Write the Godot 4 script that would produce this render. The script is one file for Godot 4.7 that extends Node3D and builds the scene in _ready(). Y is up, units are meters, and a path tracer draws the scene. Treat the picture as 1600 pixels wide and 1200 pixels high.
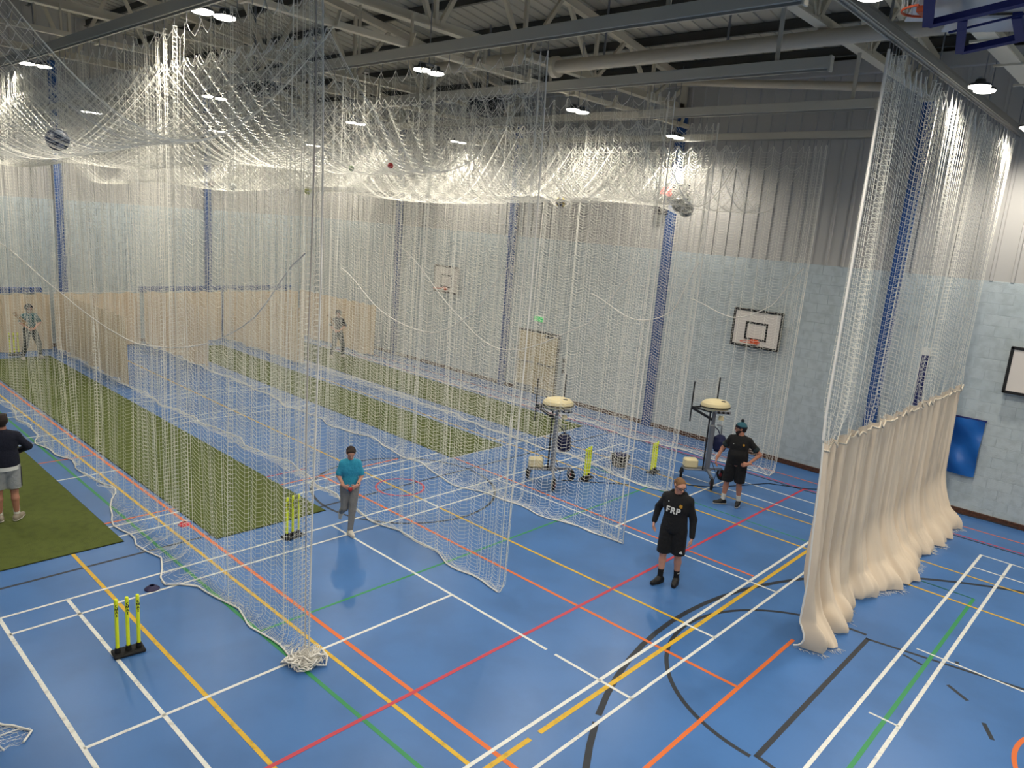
extends Node3D
# Sports hall with cricket nets: x runs across the hall to the block wall, -z runs down the lanes to the far wall.

const CLAMP := 0.0001
var M := {}
var used := {}
var shared := {}
var rng := RandomNumberGenerator.new()


# ---------- naming and tagging ----------
func numbered(parent: Node, called: String) -> String:
	var key := str(parent.get_instance_id()) + "/" + called
	var n: int = used.get(key, 0)
	used[key] = n + 1
	return called if n == 0 else "%s_%03d" % [called, n]

func tag(o: Node3D, label := "", category := "", group := "", kind := "") -> Node3D:
	if label: o.set_meta("label", label)
	if category: o.set_meta("category", category)
	if group: o.set_meta("group", group)
	if kind: o.set_meta("kind", kind)
	return o

func thing(called: String, label: String, category: String, at := Vector3.ZERO, turn := 0.0, group := "") -> Node3D:
	var o := Node3D.new()
	o.name = numbered(self, called)
	add_child(o, true)
	o.position = at
	o.rotation.y = turn
	tag(o, label, category, group)
	return o

func part(parent: Node3D, called: String, mesh: Mesh, mat: Material, at := Vector3.ZERO, basis := Basis()) -> MeshInstance3D:
	var o := MeshInstance3D.new()
	o.name = numbered(parent, called)
	o.mesh = mesh
	o.material_override = mat
	o.transform = Transform3D(basis, at)
	o.cast_shadow = GeometryInstance3D.SHADOW_CASTING_SETTING_ON
	parent.add_child(o, true)
	return o

func single(called: String, mesh: Mesh, mat: Material, label: String, category: String, group := "", at := Vector3.ZERO, basis := Basis()) -> MeshInstance3D:
	var o := part(self, called, mesh, mat, at, basis)
	tag(o, label, category, group)
	return o

func struct(called: String, mesh: Mesh, mat: Material, label := "", category := "") -> MeshInstance3D:
	var o := part(self, called, mesh, mat)
	tag(o, label, category, "", "structure")
	return o

func copy(o: Node3D, called: String, at: Vector3, turn: float, label: String) -> Node3D:
	var c: Node3D = o.duplicate()
	c.name = numbered(self, called)
	add_child(c, true)
	c.position = at
	c.rotation.y = turn
	c.set_meta("label", label)
	return c


# ---------- mesh building ----------
class MB:
	var v := PackedVector3Array()
	var n := PackedVector3Array()

	func tri(a: Vector3, b: Vector3, c: Vector3) -> void:
		var m := (c - a).cross(b - a).normalized()
		v.append(a); v.append(b); v.append(c)
		n.append(m); n.append(m); n.append(m)

	func trin(a: Vector3, b: Vector3, c: Vector3, na: Vector3, nb: Vector3, nc: Vector3) -> void:
		var m := (c - a).cross(b - a)
		if m.dot(na + nb + nc) < 0.0:
			v.append(a); v.append(c); v.append(b)
			n.append(na); n.append(nc); n.append(nb)
		else:
			v.append(a); v.append(b); v.append(c)
			n.append(na); n.append(nb); n.append(nc)

	# flat quad whose normal points along "out"
	func quad(a: Vector3, b: Vector3, c: Vector3, d: Vector3, out: Vector3) -> void:
		if (c - a).cross(b - a).dot(out) < 0.0:
			tri(a, d, c); tri(a, c, b)
		else:
			tri(a, b, c); tri(a, c, d)

	func box(center: Vector3, size: Vector3, bs := Basis()) -> MB:
		var h := size * 0.5
		for ax in 3:
			for s in [-1.0, 1.0]:
				var e := Vector3.ZERO; e[ax] = h[ax] * s
				var p := Vector3.ZERO; p[(ax + 1) % 3] = h[(ax + 1) % 3]
				var q := Vector3.ZERO; q[(ax + 2) % 3] = h[(ax + 2) % 3]
				quad(center + bs * (e - p - q), center + bs * (e + p - q), center + bs * (e + p + q), center + bs * (e - p + q), bs * e)
		return self

	# box with chamfered edges
	func rbox(center: Vector3, size: Vector3, ch: float, bs := Basis()) -> MB:
		var h := size * 0.5
		ch = minf(ch, minf(h.x, minf(h.y, h.z)) * 0.9)
		for ax in 3:
			var u := (ax + 1) % 3
			var w := (ax + 2) % 3
			for s in [-1.0, 1.0]:
				var e := Vector3.ZERO; e[ax] = h[ax] * s
				var p := Vector3.ZERO; p[u] = h[u] - ch
				var q := Vector3.ZERO; q[w] = h[w] - ch
				quad(center + bs * (e - p - q), center + bs * (e + p - q), center + bs * (e + p + q), center + bs * (e - p + q), bs * e)
				# edge between +-ax and +-u, running along w
				for t in [-1.0, 1.0]:
					var a := Vector3.ZERO; a[ax] = h[ax] * s; a[u] = (h[u] - ch) * t
					var b := Vector3.ZERO; b[ax] = (h[ax] - ch) * s; b[u] = h[u] * t
					var l := Vector3.ZERO; l[w] = h[w] - ch
					quad(center + bs * (a - l), center + bs * (a + l), center + bs * (b + l), center + bs * (b - l), bs * (a + b))
		for sx in [-1.0, 1.0]:
			for sy in [-1.0, 1.0]:
				for sz in [-1.0, 1.0]:
					var k := Vector3(sx, sy, sz)
					var a := Vector3(h.x, h.y - ch, h.z - ch) * k
					var b := Vector3(h.x - ch, h.y, h.z - ch) * k
					var c := Vector3(h.x - ch, h.y - ch, h.z) * k
					var m := (bs * k).normalized()
					if (c - a).cross(b - a).dot(k) < 0.0:
						tri(center + bs * a, center + bs * c, center + bs * b)
					else:
						tri(center + bs * a, center + bs * b, center + bs * c)
		return self

	# rectangular bar from a to b; w across, h along "up"
	func bar(a: Vector3, b: Vector3, w: float, h: float, up := Vector3.UP) -> MB:
		var z := (b - a).normalized()
		if absf(z.dot(up)) > 0.98: up = Vector3.RIGHT
		var x := up.cross(z).normalized()
		var y := z.cross(x)
		return box((a + b) * 0.5, Vector3(w, h, (b - a).length()), Basis(x, y, z))

	# round tube along points
	func tube(pts: Array, r, segs := 8, caps := true) -> MB:
		var rings := []
		var norms := []
		var prev := Vector3.ZERO
		for i in pts.size():
			var d: Vector3 = (pts[mini(i + 1, pts.size() - 1)] - pts[maxi(i - 1, 0)]).normalized()
			if prev == Vector3.ZERO:
				prev = Vector3.UP.cross(d)
				if prev.length() < 0.2: prev = Vector3.RIGHT.cross(d)
			var x := (prev - d * prev.dot(d)).normalized()
			prev = x
			var y := d.cross(x)
			var ring := []
			var nr := []
			var rr: float = r[i] if r is Array else r
			for k in segs:
				var t := TAU * k / segs
				var o := x * cos(t) + y * sin(t)
				ring.append(pts[i] + o * rr)
				nr.append(o)
			rings.append(ring); norms.append(nr)
		for i in pts.size() - 1:
			for k in segs:
				var l := (k + 1) % segs
				trin(rings[i][k], rings[i][l], rings[i + 1][l], norms[i][k], norms[i][l], norms[i + 1][l])
				trin(rings[i][k], rings[i + 1][l], rings[i + 1][k], norms[i][k], norms[i + 1][l], norms[i + 1][k])
		if caps:
			for e in [0, pts.size() - 1]:
				var o: Vector3 = (pts[0] - pts[1]).normalized() if e == 0 else (pts[e] - pts[e - 1]).normalized()
				for k in segs:
					trin(pts[e], rings[e][k], rings[e][(k + 1) % segs], o, o, o)
		return self

	# profile of [radius, height] turned round the y axis of xf
	func lathe(profile: Array, segs := 20, xf := Transform3D()) -> MB:
		for i in profile.size() - 1:
			var a: Vector2 = profile[i]
			var b: Vector2 = profile[i + 1]
			var d := b - a
			var nn := Vector2(d.y, -d.x).normalized()
			if d.length() < 1e-6: continue
			for k in segs:
				var t0 := TAU * k / segs
				var t1 := TAU * (k + 1) / segs
				var c0 := Vector3(cos(t0), 0, sin(t0))
				var c1 := Vector3(cos(t1), 0, sin(t1))
				var n0: Vector3 = xf.basis * (c0 * nn.x + Vector3.UP * nn.y)
				var n1: Vector3 = xf.basis * (c1 * nn.x + Vector3.UP * nn.y)
				var p0 := xf * (c0 * a.x + Vector3.UP * a.y)
				var p1 := xf * (c1 * a.x + Vector3.UP * a.y)
				var q0 := xf * (c0 * b.x + Vector3.UP * b.y)
				var q1 := xf * (c1 * b.x + Vector3.UP * b.y)
				trin(p0, p1, q1, n0, n1, n1)
				trin(p0, q1, q0, n0, n1, n0)
		return self

	func sphere(c: Vector3, r: Vector3, segs := 20, rows := 12) -> MB:
		for i in rows:
			var a0 := PI * i / rows
			var a1 := PI * (i + 1) / rows
			for k in segs:
				var q := []
				for e in [[a0, k], [a0, k + 1], [a1, k + 1], [a1, k]]:
					var t: float = TAU * e[1] / segs
					q.append(Vector3(sin(e[0]) * cos(t), cos(e[0]), sin(e[0]) * sin(t)))
				if i > 0: trin(c + q[0] * r, c + q[1] * r, c + q[2] * r, q[0], q[1], q[2])
				if i < rows - 1: trin(c + q[0] * r, c + q[2] * r, c + q[3] * r, q[0], q[2], q[3])
		return self

	# grid of points g[i][j], smooth
	func grid(g: Array) -> MB:
		var ni := g.size()
		var nj: int = g[0].size()
		var nm := []
		for i in ni:
			var row := []
			for j in nj:
				var du: Vector3 = g[mini(i + 1, ni - 1)][j] - g[maxi(i - 1, 0)][j]
				var dv: Vector3 = g[i][mini(j + 1, nj - 1)] - g[i][maxi(j - 1, 0)]
				row.append(du.cross(dv).normalized())
			nm.append(row)
		for i in ni - 1:
			for j in nj - 1:
				trin(g[i][j], g[i + 1][j], g[i + 1][j + 1], nm[i][j], nm[i + 1][j], nm[i + 1][j + 1])
				trin(g[i][j], g[i + 1][j + 1], g[i][j + 1], nm[i][j], nm[i + 1][j + 1], nm[i][j + 1])
		return self

	func done() -> ArrayMesh:
		var a := []
		a.resize(Mesh.ARRAY_MAX)
		a[Mesh.ARRAY_VERTEX] = v
		a[Mesh.ARRAY_NORMAL] = n
		var m := ArrayMesh.new()
		m.add_surface_from_arrays(Mesh.PRIMITIVE_TRIANGLES, a)
		return m

func bare(v: PackedVector3Array, ix: PackedInt32Array) -> ArrayMesh:
	var a := []
	a.resize(Mesh.ARRAY_MAX)
	a[Mesh.ARRAY_VERTEX] = v
	a[Mesh.ARRAY_INDEX] = ix
	var m := ArrayMesh.new()
	m.add_surface_from_arrays(Mesh.PRIMITIVE_TRIANGLES, a)
	return m

# words as flat raised lettering, optionally bent round a vertical axis of radius bend
func words(text: String, size: float, depth: float, bend := 0.0, bold := 700) -> Mesh:
	var f := SystemFont.new()
	f.font_names = PackedStringArray(["Droid Sans"])
	f.font_weight = bold
	var t := TextMesh.new()
	t.text = text
	t.font = f
	t.font_size = 64
	t.pixel_size = size / 64.0
	t.depth = depth
	t.curve_step = 1.0
	if bend == 0.0: return t
	var s := t.get_mesh_arrays()
	var vv: PackedVector3Array = s[Mesh.ARRAY_VERTEX]
	var nn: PackedVector3Array = s[Mesh.ARRAY_NORMAL]
	for i in vv.size():
		var p := vv[i]
		var a := p.x / bend
		vv[i] = Vector3(sin(a) * (bend + p.z), p.y, cos(a) * (bend + p.z) - bend)
		nn[i] = nn[i].rotated(Vector3.UP, a)
	var arr := []
	arr.resize(Mesh.ARRAY_MAX)
	arr[Mesh.ARRAY_VERTEX] = vv
	arr[Mesh.ARRAY_NORMAL] = nn
	arr[Mesh.ARRAY_INDEX] = s[Mesh.ARRAY_INDEX]
	var m := ArrayMesh.new()
	m.add_surface_from_arrays(Mesh.PRIMITIVE_TRIANGLES, arr)
	return m


# ---------- materials ----------
func mat(col: Color, rough := 0.7, metal := 0.0) -> StandardMaterial3D:
	var m := StandardMaterial3D.new()
	m.albedo_color = col
	m.roughness = rough
	m.metallic = metal
	return m

func noise_tex(freq: float, seed_: int, stops: Array, oct := 4, size := 512) -> NoiseTexture2D:
	var n := FastNoiseLite.new()
	n.noise_type = FastNoiseLite.TYPE_SIMPLEX_SMOOTH
	n.seed = seed_
	n.frequency = freq
	n.fractal_octaves = oct
	var g := Gradient.new()
	g.offsets = PackedFloat32Array(stops.map(func(s): return s[0]))
	g.colors = PackedColorArray(stops.map(func(s): return s[1]))
	var t := NoiseTexture2D.new()
	t.width = size; t.height = size
	t.seamless = true
	t.noise = n
	t.color_ramp = g
	return t

func normal_tex(freq: float, seed_: int, strength: float, oct := 3, size := 512) -> NoiseTexture2D:
	var n := FastNoiseLite.new()
	n.noise_type = FastNoiseLite.TYPE_SIMPLEX_SMOOTH
	n.seed = seed_
	n.frequency = freq
	n.fractal_octaves = oct
	var t := NoiseTexture2D.new()
	t.width = size; t.height = size
	t.seamless = true
	t.as_normal_map = true
	t.bump_strength = strength
	t.noise = n
	return t

func tri(m: StandardMaterial3D, t: Texture2D, scale: float) -> StandardMaterial3D:
	m.albedo_texture = t
	m.uv1_triplanar = true
	m.uv1_world_triplanar = true
	m.uv1_scale = Vector3.ONE * scale
	return m

func grey(a: float) -> Color:
	return Color(a, a, a)

func make_materials() -> void:
	M.floor = tri(mat(Color(0.28, 0.455, 0.68), 0.33), noise_tex(0.006, 11, [[0.25, grey(0.93)], [0.5, grey(0.97)], [0.62, grey(0.99)], [0.8, grey(1.0)]], 6), 0.22)
	M.floor.metallic_specular = 0.45
	M.line_white = tri(mat(Color(0.9, 0.9, 0.87), 0.5), noise_tex(0.03, 21, [[0.15, grey(0.86)], [0.35, grey(0.97)], [1.0, grey(1.0)]], 5), 0.5)
	M.line_yellow = tri(mat(Color(0.86, 0.69, 0.16), 0.5), noise_tex(0.03, 22, [[0.15, grey(0.86)], [0.35, grey(0.97)], [1.0, grey(1.0)]], 5), 0.5)
	M.line_orange = mat(Color(0.86, 0.42, 0.16), 0.5)
	M.line_red = mat(Color(0.74, 0.22, 0.28), 0.5)
	M.line_green = mat(Color(0.19, 0.55, 0.32), 0.5)
	M.line_black = mat(Color(0.13, 0.15, 0.18), 0.5)
	M.turf = tri(mat(Color(0.325, 0.37, 0.125), 0.95), noise_tex(0.02, 31, [[0.2, grey(0.92)], [0.5, grey(0.98)], [0.8, grey(1.0)]], 6), 0.5)
	M.turf.normal_enabled = true
	M.turf.normal_texture = normal_tex(0.25, 32, 1.5)
	M.turf_edge = mat(Color(0.09, 0.1, 0.06), 0.9)
	for k in 3:
		var b := mat([Color(0.72, 0.76, 0.772), Color(0.727, 0.766, 0.777), Color(0.714, 0.756, 0.768)][k], 0.55)
		tri(b, noise_tex(0.012, 41 + k, [[0.2, grey(0.94)], [0.6, grey(1.0)]], 5), 0.6)
		b.normal_enabled = true
		if k == 0: shared.block_normal = normal_tex(0.12, 44, 1.2)
		b.normal_texture = shared.block_normal
		M["block%d" % k] = b
	M.mortar = mat(Color(0.68, 0.72, 0.735), 0.8)
	M.cladding = mat(Color(0.70, 0.69, 0.675), 0.5)
	M.deck = mat(Color(0.66, 0.64, 0.59), 0.6)
	M.purlin = mat(Color(0.30, 0.295, 0.28), 0.5, 0.3)
	M.steel = mat(Color(0.80, 0.765, 0.69), 0.5)
	M.beam = mat(Color(0.74, 0.715, 0.66), 0.45)
	M.pipe = mat(Color(0.74, 0.70, 0.63), 0.55)
	M.alu = mat(Color(0.64, 0.63, 0.61), 0.35, 0.7)
	M.column = mat(Color(0.10, 0.28, 0.52), 0.45)
	M.skirting = tri(mat(Color(0.36, 0.22, 0.14), 0.5), noise_tex(0.02, 61, [[0.2, grey(0.7)], [0.7, grey(1.0)]], 4), 1.5)
	M.plain = mat(Color(0.75, 0.78, 0.77), 0.8)
	M.net = mat(Color(0.97, 0.955, 0.905), 0.75)
	M.rope = mat(Color(0.90, 0.885, 0.85), 0.8)
	M.rope_old = tri(mat(Color(0.88, 0.83, 0.75), 0.9), noise_tex(0.05, 71, [[0.25, grey(0.75)], [0.6, grey(1.0)]], 5), 3.0)
	M.rope_grey = mat(Color(0.72, 0.69, 0.66), 0.8)
	M.canvas = tri(mat(Color(0.885, 0.81, 0.715), 0.85), noise_tex(0.004, 81, [[0.2, grey(0.94)], [0.6, grey(1.0)]], 3), 0.35)
	M.canvas_far = mat(Color(0.87, 0.79, 0.67), 0.85)
	M.canvas_far.backlight = Color(0.25, 0.22, 0.18)
	M.black = mat(Color(0.05, 0.05, 0.055), 0.55)
	M.rubber = mat(Color(0.035, 0.035, 0.04), 0.75)
	M.dark_steel = mat(Color(0.2, 0.2, 0.21), 0.45, 0.5)
	M.galv = mat(Color(0.55, 0.56, 0.58), 0.4, 0.6)
	M.board = mat(Color(0.86, 0.83, 0.80), 0.5)
	M.orange = mat(Color(0.83, 0.33, 0.14), 0.5)
	M.blue_frame = mat(Color(0.06, 0.10, 0.36), 0.8)
	M.blue_mat = mat(Color(0.05, 0.34, 0.64), 0.35)
	M.stump = mat(Color(0.97, 1.0, 0.13), 0.45)
	M.lamp = mat(Color(1, 1, 1), 0.5)
	M.lamp.emission_enabled = true
	M.lamp.emission = Color(1.0, 0.98, 0.93)
	M.lamp.emission_energy_multiplier = 8.0
	M.lamp_body = mat(Color(0.25, 0.25, 0.26), 0.5, 0.4)
	M.led = mat(Color(0.5, 0.05, 0.05), 0.5)
	M.led.emission_enabled = true
	M.led.emission = Color(1.0, 0.16, 0.12)
	M.led.emission_energy_multiplier = 1.2
	M.exit = mat(Color(0.1, 0.6, 0.3), 0.5)
	M.exit.emission_enabled = true
	M.exit.emission = Color(0.1, 0.8, 0.4)
	M.exit.emission_energy_multiplier = 0.6
	M.door = tri(mat(Color(0.80, 0.73, 0.58), 0.5), noise_tex(0.01, 91, [[0.2, grey(0.93)], [0.7, grey(1.0)]], 4), 0.8)
	M.cream = mat(Color(0.90, 0.84, 0.66), 0.4)
	M.pane = mat(Color(1, 1, 1, 0.03), 0.05)
	M.pane.transparency = BaseMaterial3D.TRANSPARENCY_ALPHA
	M.white = mat(Color(0.88, 0.88, 0.86), 0.6)


func _ready() -> void:
	# camera
	var cam := Camera3D.new()
	cam.name = "camera"
	cam.fov = 55.105
	cam.near = 0.05
	cam.far = 200.0
	add_child(cam)
	cam.position = Vector3(0, 5.28, 0)
	cam.rotation_order = EULER_ORDER_YXZ
	cam.rotation_degrees = Vector3(-12.2516, -47.6611, 4.5184)
	cam.current = true
	# no sun and next to no sky: the hall has no windows
	var env := Environment.new()
	env.background_mode = Environment.BG_COLOR
	env.background_color = Color(0.02, 0.02, 0.025)
	env.ambient_light_source = Environment.AMBIENT_SOURCE_DISABLED
	env.tonemap_mode = Environment.TONE_MAPPER_LINEAR
	env.tonemap_exposure = EXPOSURE
	env.sdfgi_enabled = true
	env.ssao_enabled = true
	env.ssil_enabled = true
	var we := WorldEnvironment.new()
	we.name = "environment"
	we.environment = env
	add_child(we)
	rng.seed = 20240517
	make_materials()
	make_lights()
	make_floor()
	make_walls()
	make_roof()
	make_turf()
	make_curtain()
	make_nets()
	make_fixtures()
	make_stumps()
	make_machines()
	make_balls()
	make_people()

const EXPOSURE := 1.0
const LAMP_POWER := 14.5
const LX := [0.7, 4.72, 8.35, 12.3, 16.1]
const ORDINAL := ["nearest the block wall", "second from the block wall", "third from the block wall", "fourth from the block wall", "fifth from the block wall", "sixth from the block wall", "seventh from the block wall", "eighth from the block wall", "ninth from the block wall", "tenth from the block wall"]
const LZ := [4.6, -2.82, -10.0, -17.7, -25.9]

# ---------- lamps ----------
func make_lights() -> void:
	var names := ["row behind the balcony", "row by the dividing curtain", "row over the near net ends", "row over the middle of the lanes", "row by the far wall"]
	var proto: Node3D = null
	for j in LZ.size():
		for i in LX.size():
			var at := Vector3(LX[i] if j != 1 or i != 2 else 7.5, 7.62, LZ[j])
			var lab := "twin round lamp %s, %s" % [ORDINAL[LX.size() - 1 - i], names[j]]
			if proto == null:
				proto = thing("ceiling_lamp", lab, "lamp", at, 0.0, "high-bay lamp pairs under the roof")
				for s in [-1.0, 1.0]:
					var x: float = 0.15 * s
					part(proto, "housing", MB.new().lathe([Vector2(0.02, 0.09), Vector2(0.06, 0.09), Vector2(0.075, 0.04), Vector2(0.135, 0.03), Vector2(0.143, 0.004), Vector2(0.139, 0.0), Vector2(0.139, 0.014), Vector2(0.0, 0.014)], 20).done(), M.lamp_body, Vector3(x, 0, 0))
					part(proto, "diffuser", MB.new().lathe([Vector2(0.0, 0.012), Vector2(0.137, 0.012), Vector2(0.137, -0.016), Vector2(0.11, -0.03), Vector2(0.0, -0.034)], 20).done(), M.lamp, Vector3(x, 0, 0))
				part(proto, "bracket", MB.new().bar(Vector3(-0.2, 0.1, 0), Vector3(0.2, 0.1, 0), 0.05, 0.025).tube([Vector3(0, 0.11, 0), Vector3(0, 1.6, 0)], 0.008, 6).done(), M.galv)
			else:
				copy(proto, "ceiling_lamp", at, 0.0, lab)
			var l := SpotLight3D.new()
			l.name = "lamp_light_%d_%d" % [j, i]
			l.spot_angle = 82.0
			l.spot_angle_attenuation = 0.8
			l.light_size = 0.14
			l.light_energy = LAMP_POWER
			l.light_color = Color(1.0, 0.972, 0.92)
			l.spot_range = 60.0
			l.spot_attenuation = 2.0
			l.shadow_enabled = true
			add_child(l)
			l.position = at + Vector3(0, -0.06, 0)
			l.rotation_degrees = Vector3(-90, 0, 0)

# ---------- floor and its painted lines ----------
func make_floor() -> void:
	var f := struct("floor", MB.new().box(Vector3(4.5, -0.15, -11), Vector3(27.5, 0.3, 35.2)).done(), M.floor, "glossy blue sports hall floor with painted court lines", "floor")
	var y := 0.0
	# lines along x: [material, z, x0, x1, width]
	for a in [["red", -5.62, -2.0, 16.1, 0.05], ["white", -4.36, -2.0, 15.38, 0.045], ["yellow", -4.22, -2.0, 5.35, 0.06], ["yellow", -4.22, 5.5, 16.1, 0.06], ["white", -3.9, -2.0, 15.38, 0.04],
			["orange", -3.15, 2.0, 9.6, 0.05], ["black", -2.45, 6.95, 10.5, 0.06], ["white", -2.02, 1.95, 15.38, 0.045], ["green", -1.7, 3.0, 13.2, 0.05], ["white", -1.55, 1.95, 15.38, 0.045],
			["white", -10.07, 1.95, 15.38, 0.04], ["white", -9.6, 1.95, 15.38, 0.04], ["white", -7.0, 1.95, 6.76, 0.04], ["white", -7.0, 10.78, 15.38, 0.04], ["white", -12.08, 1.95, 15.38, 0.04], ["white", -11.64, 1.95, 15.38, 0.04],
			["white", -17.71, 1.95, 15.38, 0.04], ["white", -17.25, 1.95, 15.38, 0.04], ["white", -19.97, 1.95, 15.38, 0.04], ["white", -19.54, 1.95, 15.38, 0.04], ["white", -14.7, 1.95, 6.76, 0.04], ["white", -14.7, 10.78, 15.38, 0.04],
			["orange", -15.86, 2.2, 4.9, 0.04], ["black", -10.88, 1.0, 16.1, 0.05], ["green", -7.83, 4.22, 13.2, 0.04], ["orange", -12.26, 3.0, 9.9, 0.045], ["red", -12.8, 5.3, 7.9, 0.04]]:
		painted(f, a[0], Vector3((a[2] + a[3]) * 0.5, 0, a[1]), Vector3(a[3] - a[2], 0, a[4]))
	# lines along z: [material, x, z0, z1, width]
	for a in [["white", 1.95, -10.09, -4.34, 0.045], ["white", 2.71, -10.09, -4.34, 0.045], ["yellow", 3.17, -25.0, -4.2, 0.05], ["green", 4.22, -25.0, -4.2, 0.05], ["yellow", 4.61, -26.0, -4.36, 0.05], ["orange", 4.92, -26.0, -3.2, 0.055],
			["white", 6.76, -10.09, -5.2, 0.04], ["white", 6.76, -5.06, -3.88, 0.04], ["white", 6.76, -17.71, -11.62, 0.04], ["orange", 7.96, -12.26, -3.15, 0.05], ["yellow", 8.78, -26.0, -9.62, 0.045], ["white", 8.78, -10.07, -9.62, 0.045], ["yellow", 8.78, -9.6, -4.36, 0.045], ["white", 8.77, -4.34, -3.9, 0.04],
			["white", 10.8, -10.07, -6.86, 0.035], ["white", 10.77, -6.76, -3.9, 0.035], ["orange", 11.0, -12.2, -4.4, 0.045], ["yellow", 12.86, -20.0, -0.5, 0.045], ["green", 13.2, -9.5, -1.7, 0.03], ["yellow", 14.12, -20.0, -0.9, 0.04],
			["white", 14.58, -10.07, -3.9, 0.035], ["white", 15.36, -10.07, -3.9, 0.035], ["white", 14.62, -2.02, 0.0, 0.035], ["white", 15.37, -2.03, 0.0, 0.035], ["black", 16.03, -25.0, 0.0, 0.05], ["red", 16.13, -25.0, 0.0, 0.04], ["orange", 16.75, -25.0, -0.3, 0.035],
			["white", 10.77, -1.9, -0.3, 0.03], ["white", 8.73, -1.88, -1.55, 0.03], ["green", 13.2, -2.55, -1.7, 0.03]]:
		painted(f, a[0], Vector3(a[1], 0, (a[2] + a[3]) * 0.5), Vector3(a[4], 0, a[3] - a[2]))
	# key of the basketball court: slanted sides and worn marks
	slanted(f, "black", Vector2(10.47, -2.47), Vector2(11.05, 0.4), 0.05)
	slanted(f, "black", Vector2(6.98, -2.47), Vector2(6.45, 0.4), 0.05)
	slanted(f, "black", Vector2(10.45, -1.98), Vector2(10.38, -1.73), 0.04)
	slanted(f, "black", Vector2(10.14, -1.37), Vector2(9.96, -1.11), 0.05)
	slanted(f, "black", Vector2(9.61, -0.87), Vector2(9.33, -0.73), 0.05)
	slanted(f, "black", Vector2(10.86, -1.43), Vector2(10.80, -1.40), 0.05)
	arc(f, "black", Vector2(8.75, 1.6), 6.12, 200, 244.4, 0.075)
	arc(f, "black", Vector2(8.75, 1.6), 6.12, 245.6, 340, 0.075)
	arc(f, "black", Vector2(8.75, -2.5), 1.83, 180, 360, 0.055)
	arc(f, "black", Vector2(8.93, -10.8), 1.8, 0, 360, 0.05)
	arc(f, "red", Vector2(8.85, -10.85), 0.47, 0, 360, 0.045)
	arc(f, "orange", Vector2(9.35, 0.62), 1.13, 200, 312, 0.05)

func painted(f: Node3D, col: String, at: Vector3, size: Vector3) -> void:
	part(f, col + "_line", MB.new().box(at + Vector3(0, line_y(col), 0), Vector3(size.x, 0.0016, size.z)).done(), M["line_" + col])

func line_y(col: String) -> float:
	return {"black": 0.0005, "green": 0.0009, "orange": 0.0013, "yellow": 0.0017, "red": 0.0021, "white": 0.0025}[col]

func slanted(f: Node3D, col: String, a: Vector2, b: Vector2, w: float) -> void:
	var y := line_y(col)
	part(f, col + "_line", MB.new().bar(Vector3(a.x, y, a.y), Vector3(b.x, y, b.y), w, 0.0016).done(), M["line_" + col])

func arc(f: Node3D, col: String, c: Vector2, r: float, a0: float, a1: float, w: float) -> void:
	var mb := MB.new()
	var n := int(ceil((a1 - a0) / 4.0))
	var y := line_y(col) + 0.0008
	for k in n:
		var t0 := deg_to_rad(lerpf(a0, a1, float(k) / n))
		var t1 := deg_to_rad(lerpf(a0, a1, float(k + 1) / n))
		var p := []
		for e in [[t0, r - w * 0.5], [t0, r + w * 0.5], [t1, r + w * 0.5], [t1, r - w * 0.5]]:
			p.append(Vector3(c.x + cos(e[0]) * e[1], y, c.y + sin(e[0]) * e[1]))
		mb.quad(p[0], p[1], p[2], p[3], Vector3.UP)
		var dn := Vector3(0, 0.0016, 0)
		mb.quad(p[0], p[3], p[3] - dn, p[0] - dn, Vector3(c.x, 0, c.y) - p[0])
		mb.quad(p[1], p[2], p[2] - dn, p[1] - dn, p[1] - Vector3(c.x, 0, c.y))
	part(f, col + "_line", mb.done(), M["line_" + col])

# ---------- walls ----------
const WX := 17.6
const WZ := -28.07
const BRICK_TOP := 4.9
const EAVES := 9.12

func block_mesh(len: float) -> ArrayMesh:
	var key := "block%.2f" % len
	if not shared.has(key):
		shared[key] = MB.new().rbox(Vector3(0.03, 0, 0), Vector3(0.06, 0.218, len - 0.006), 0.0035).done()
	return shared[key]

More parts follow.
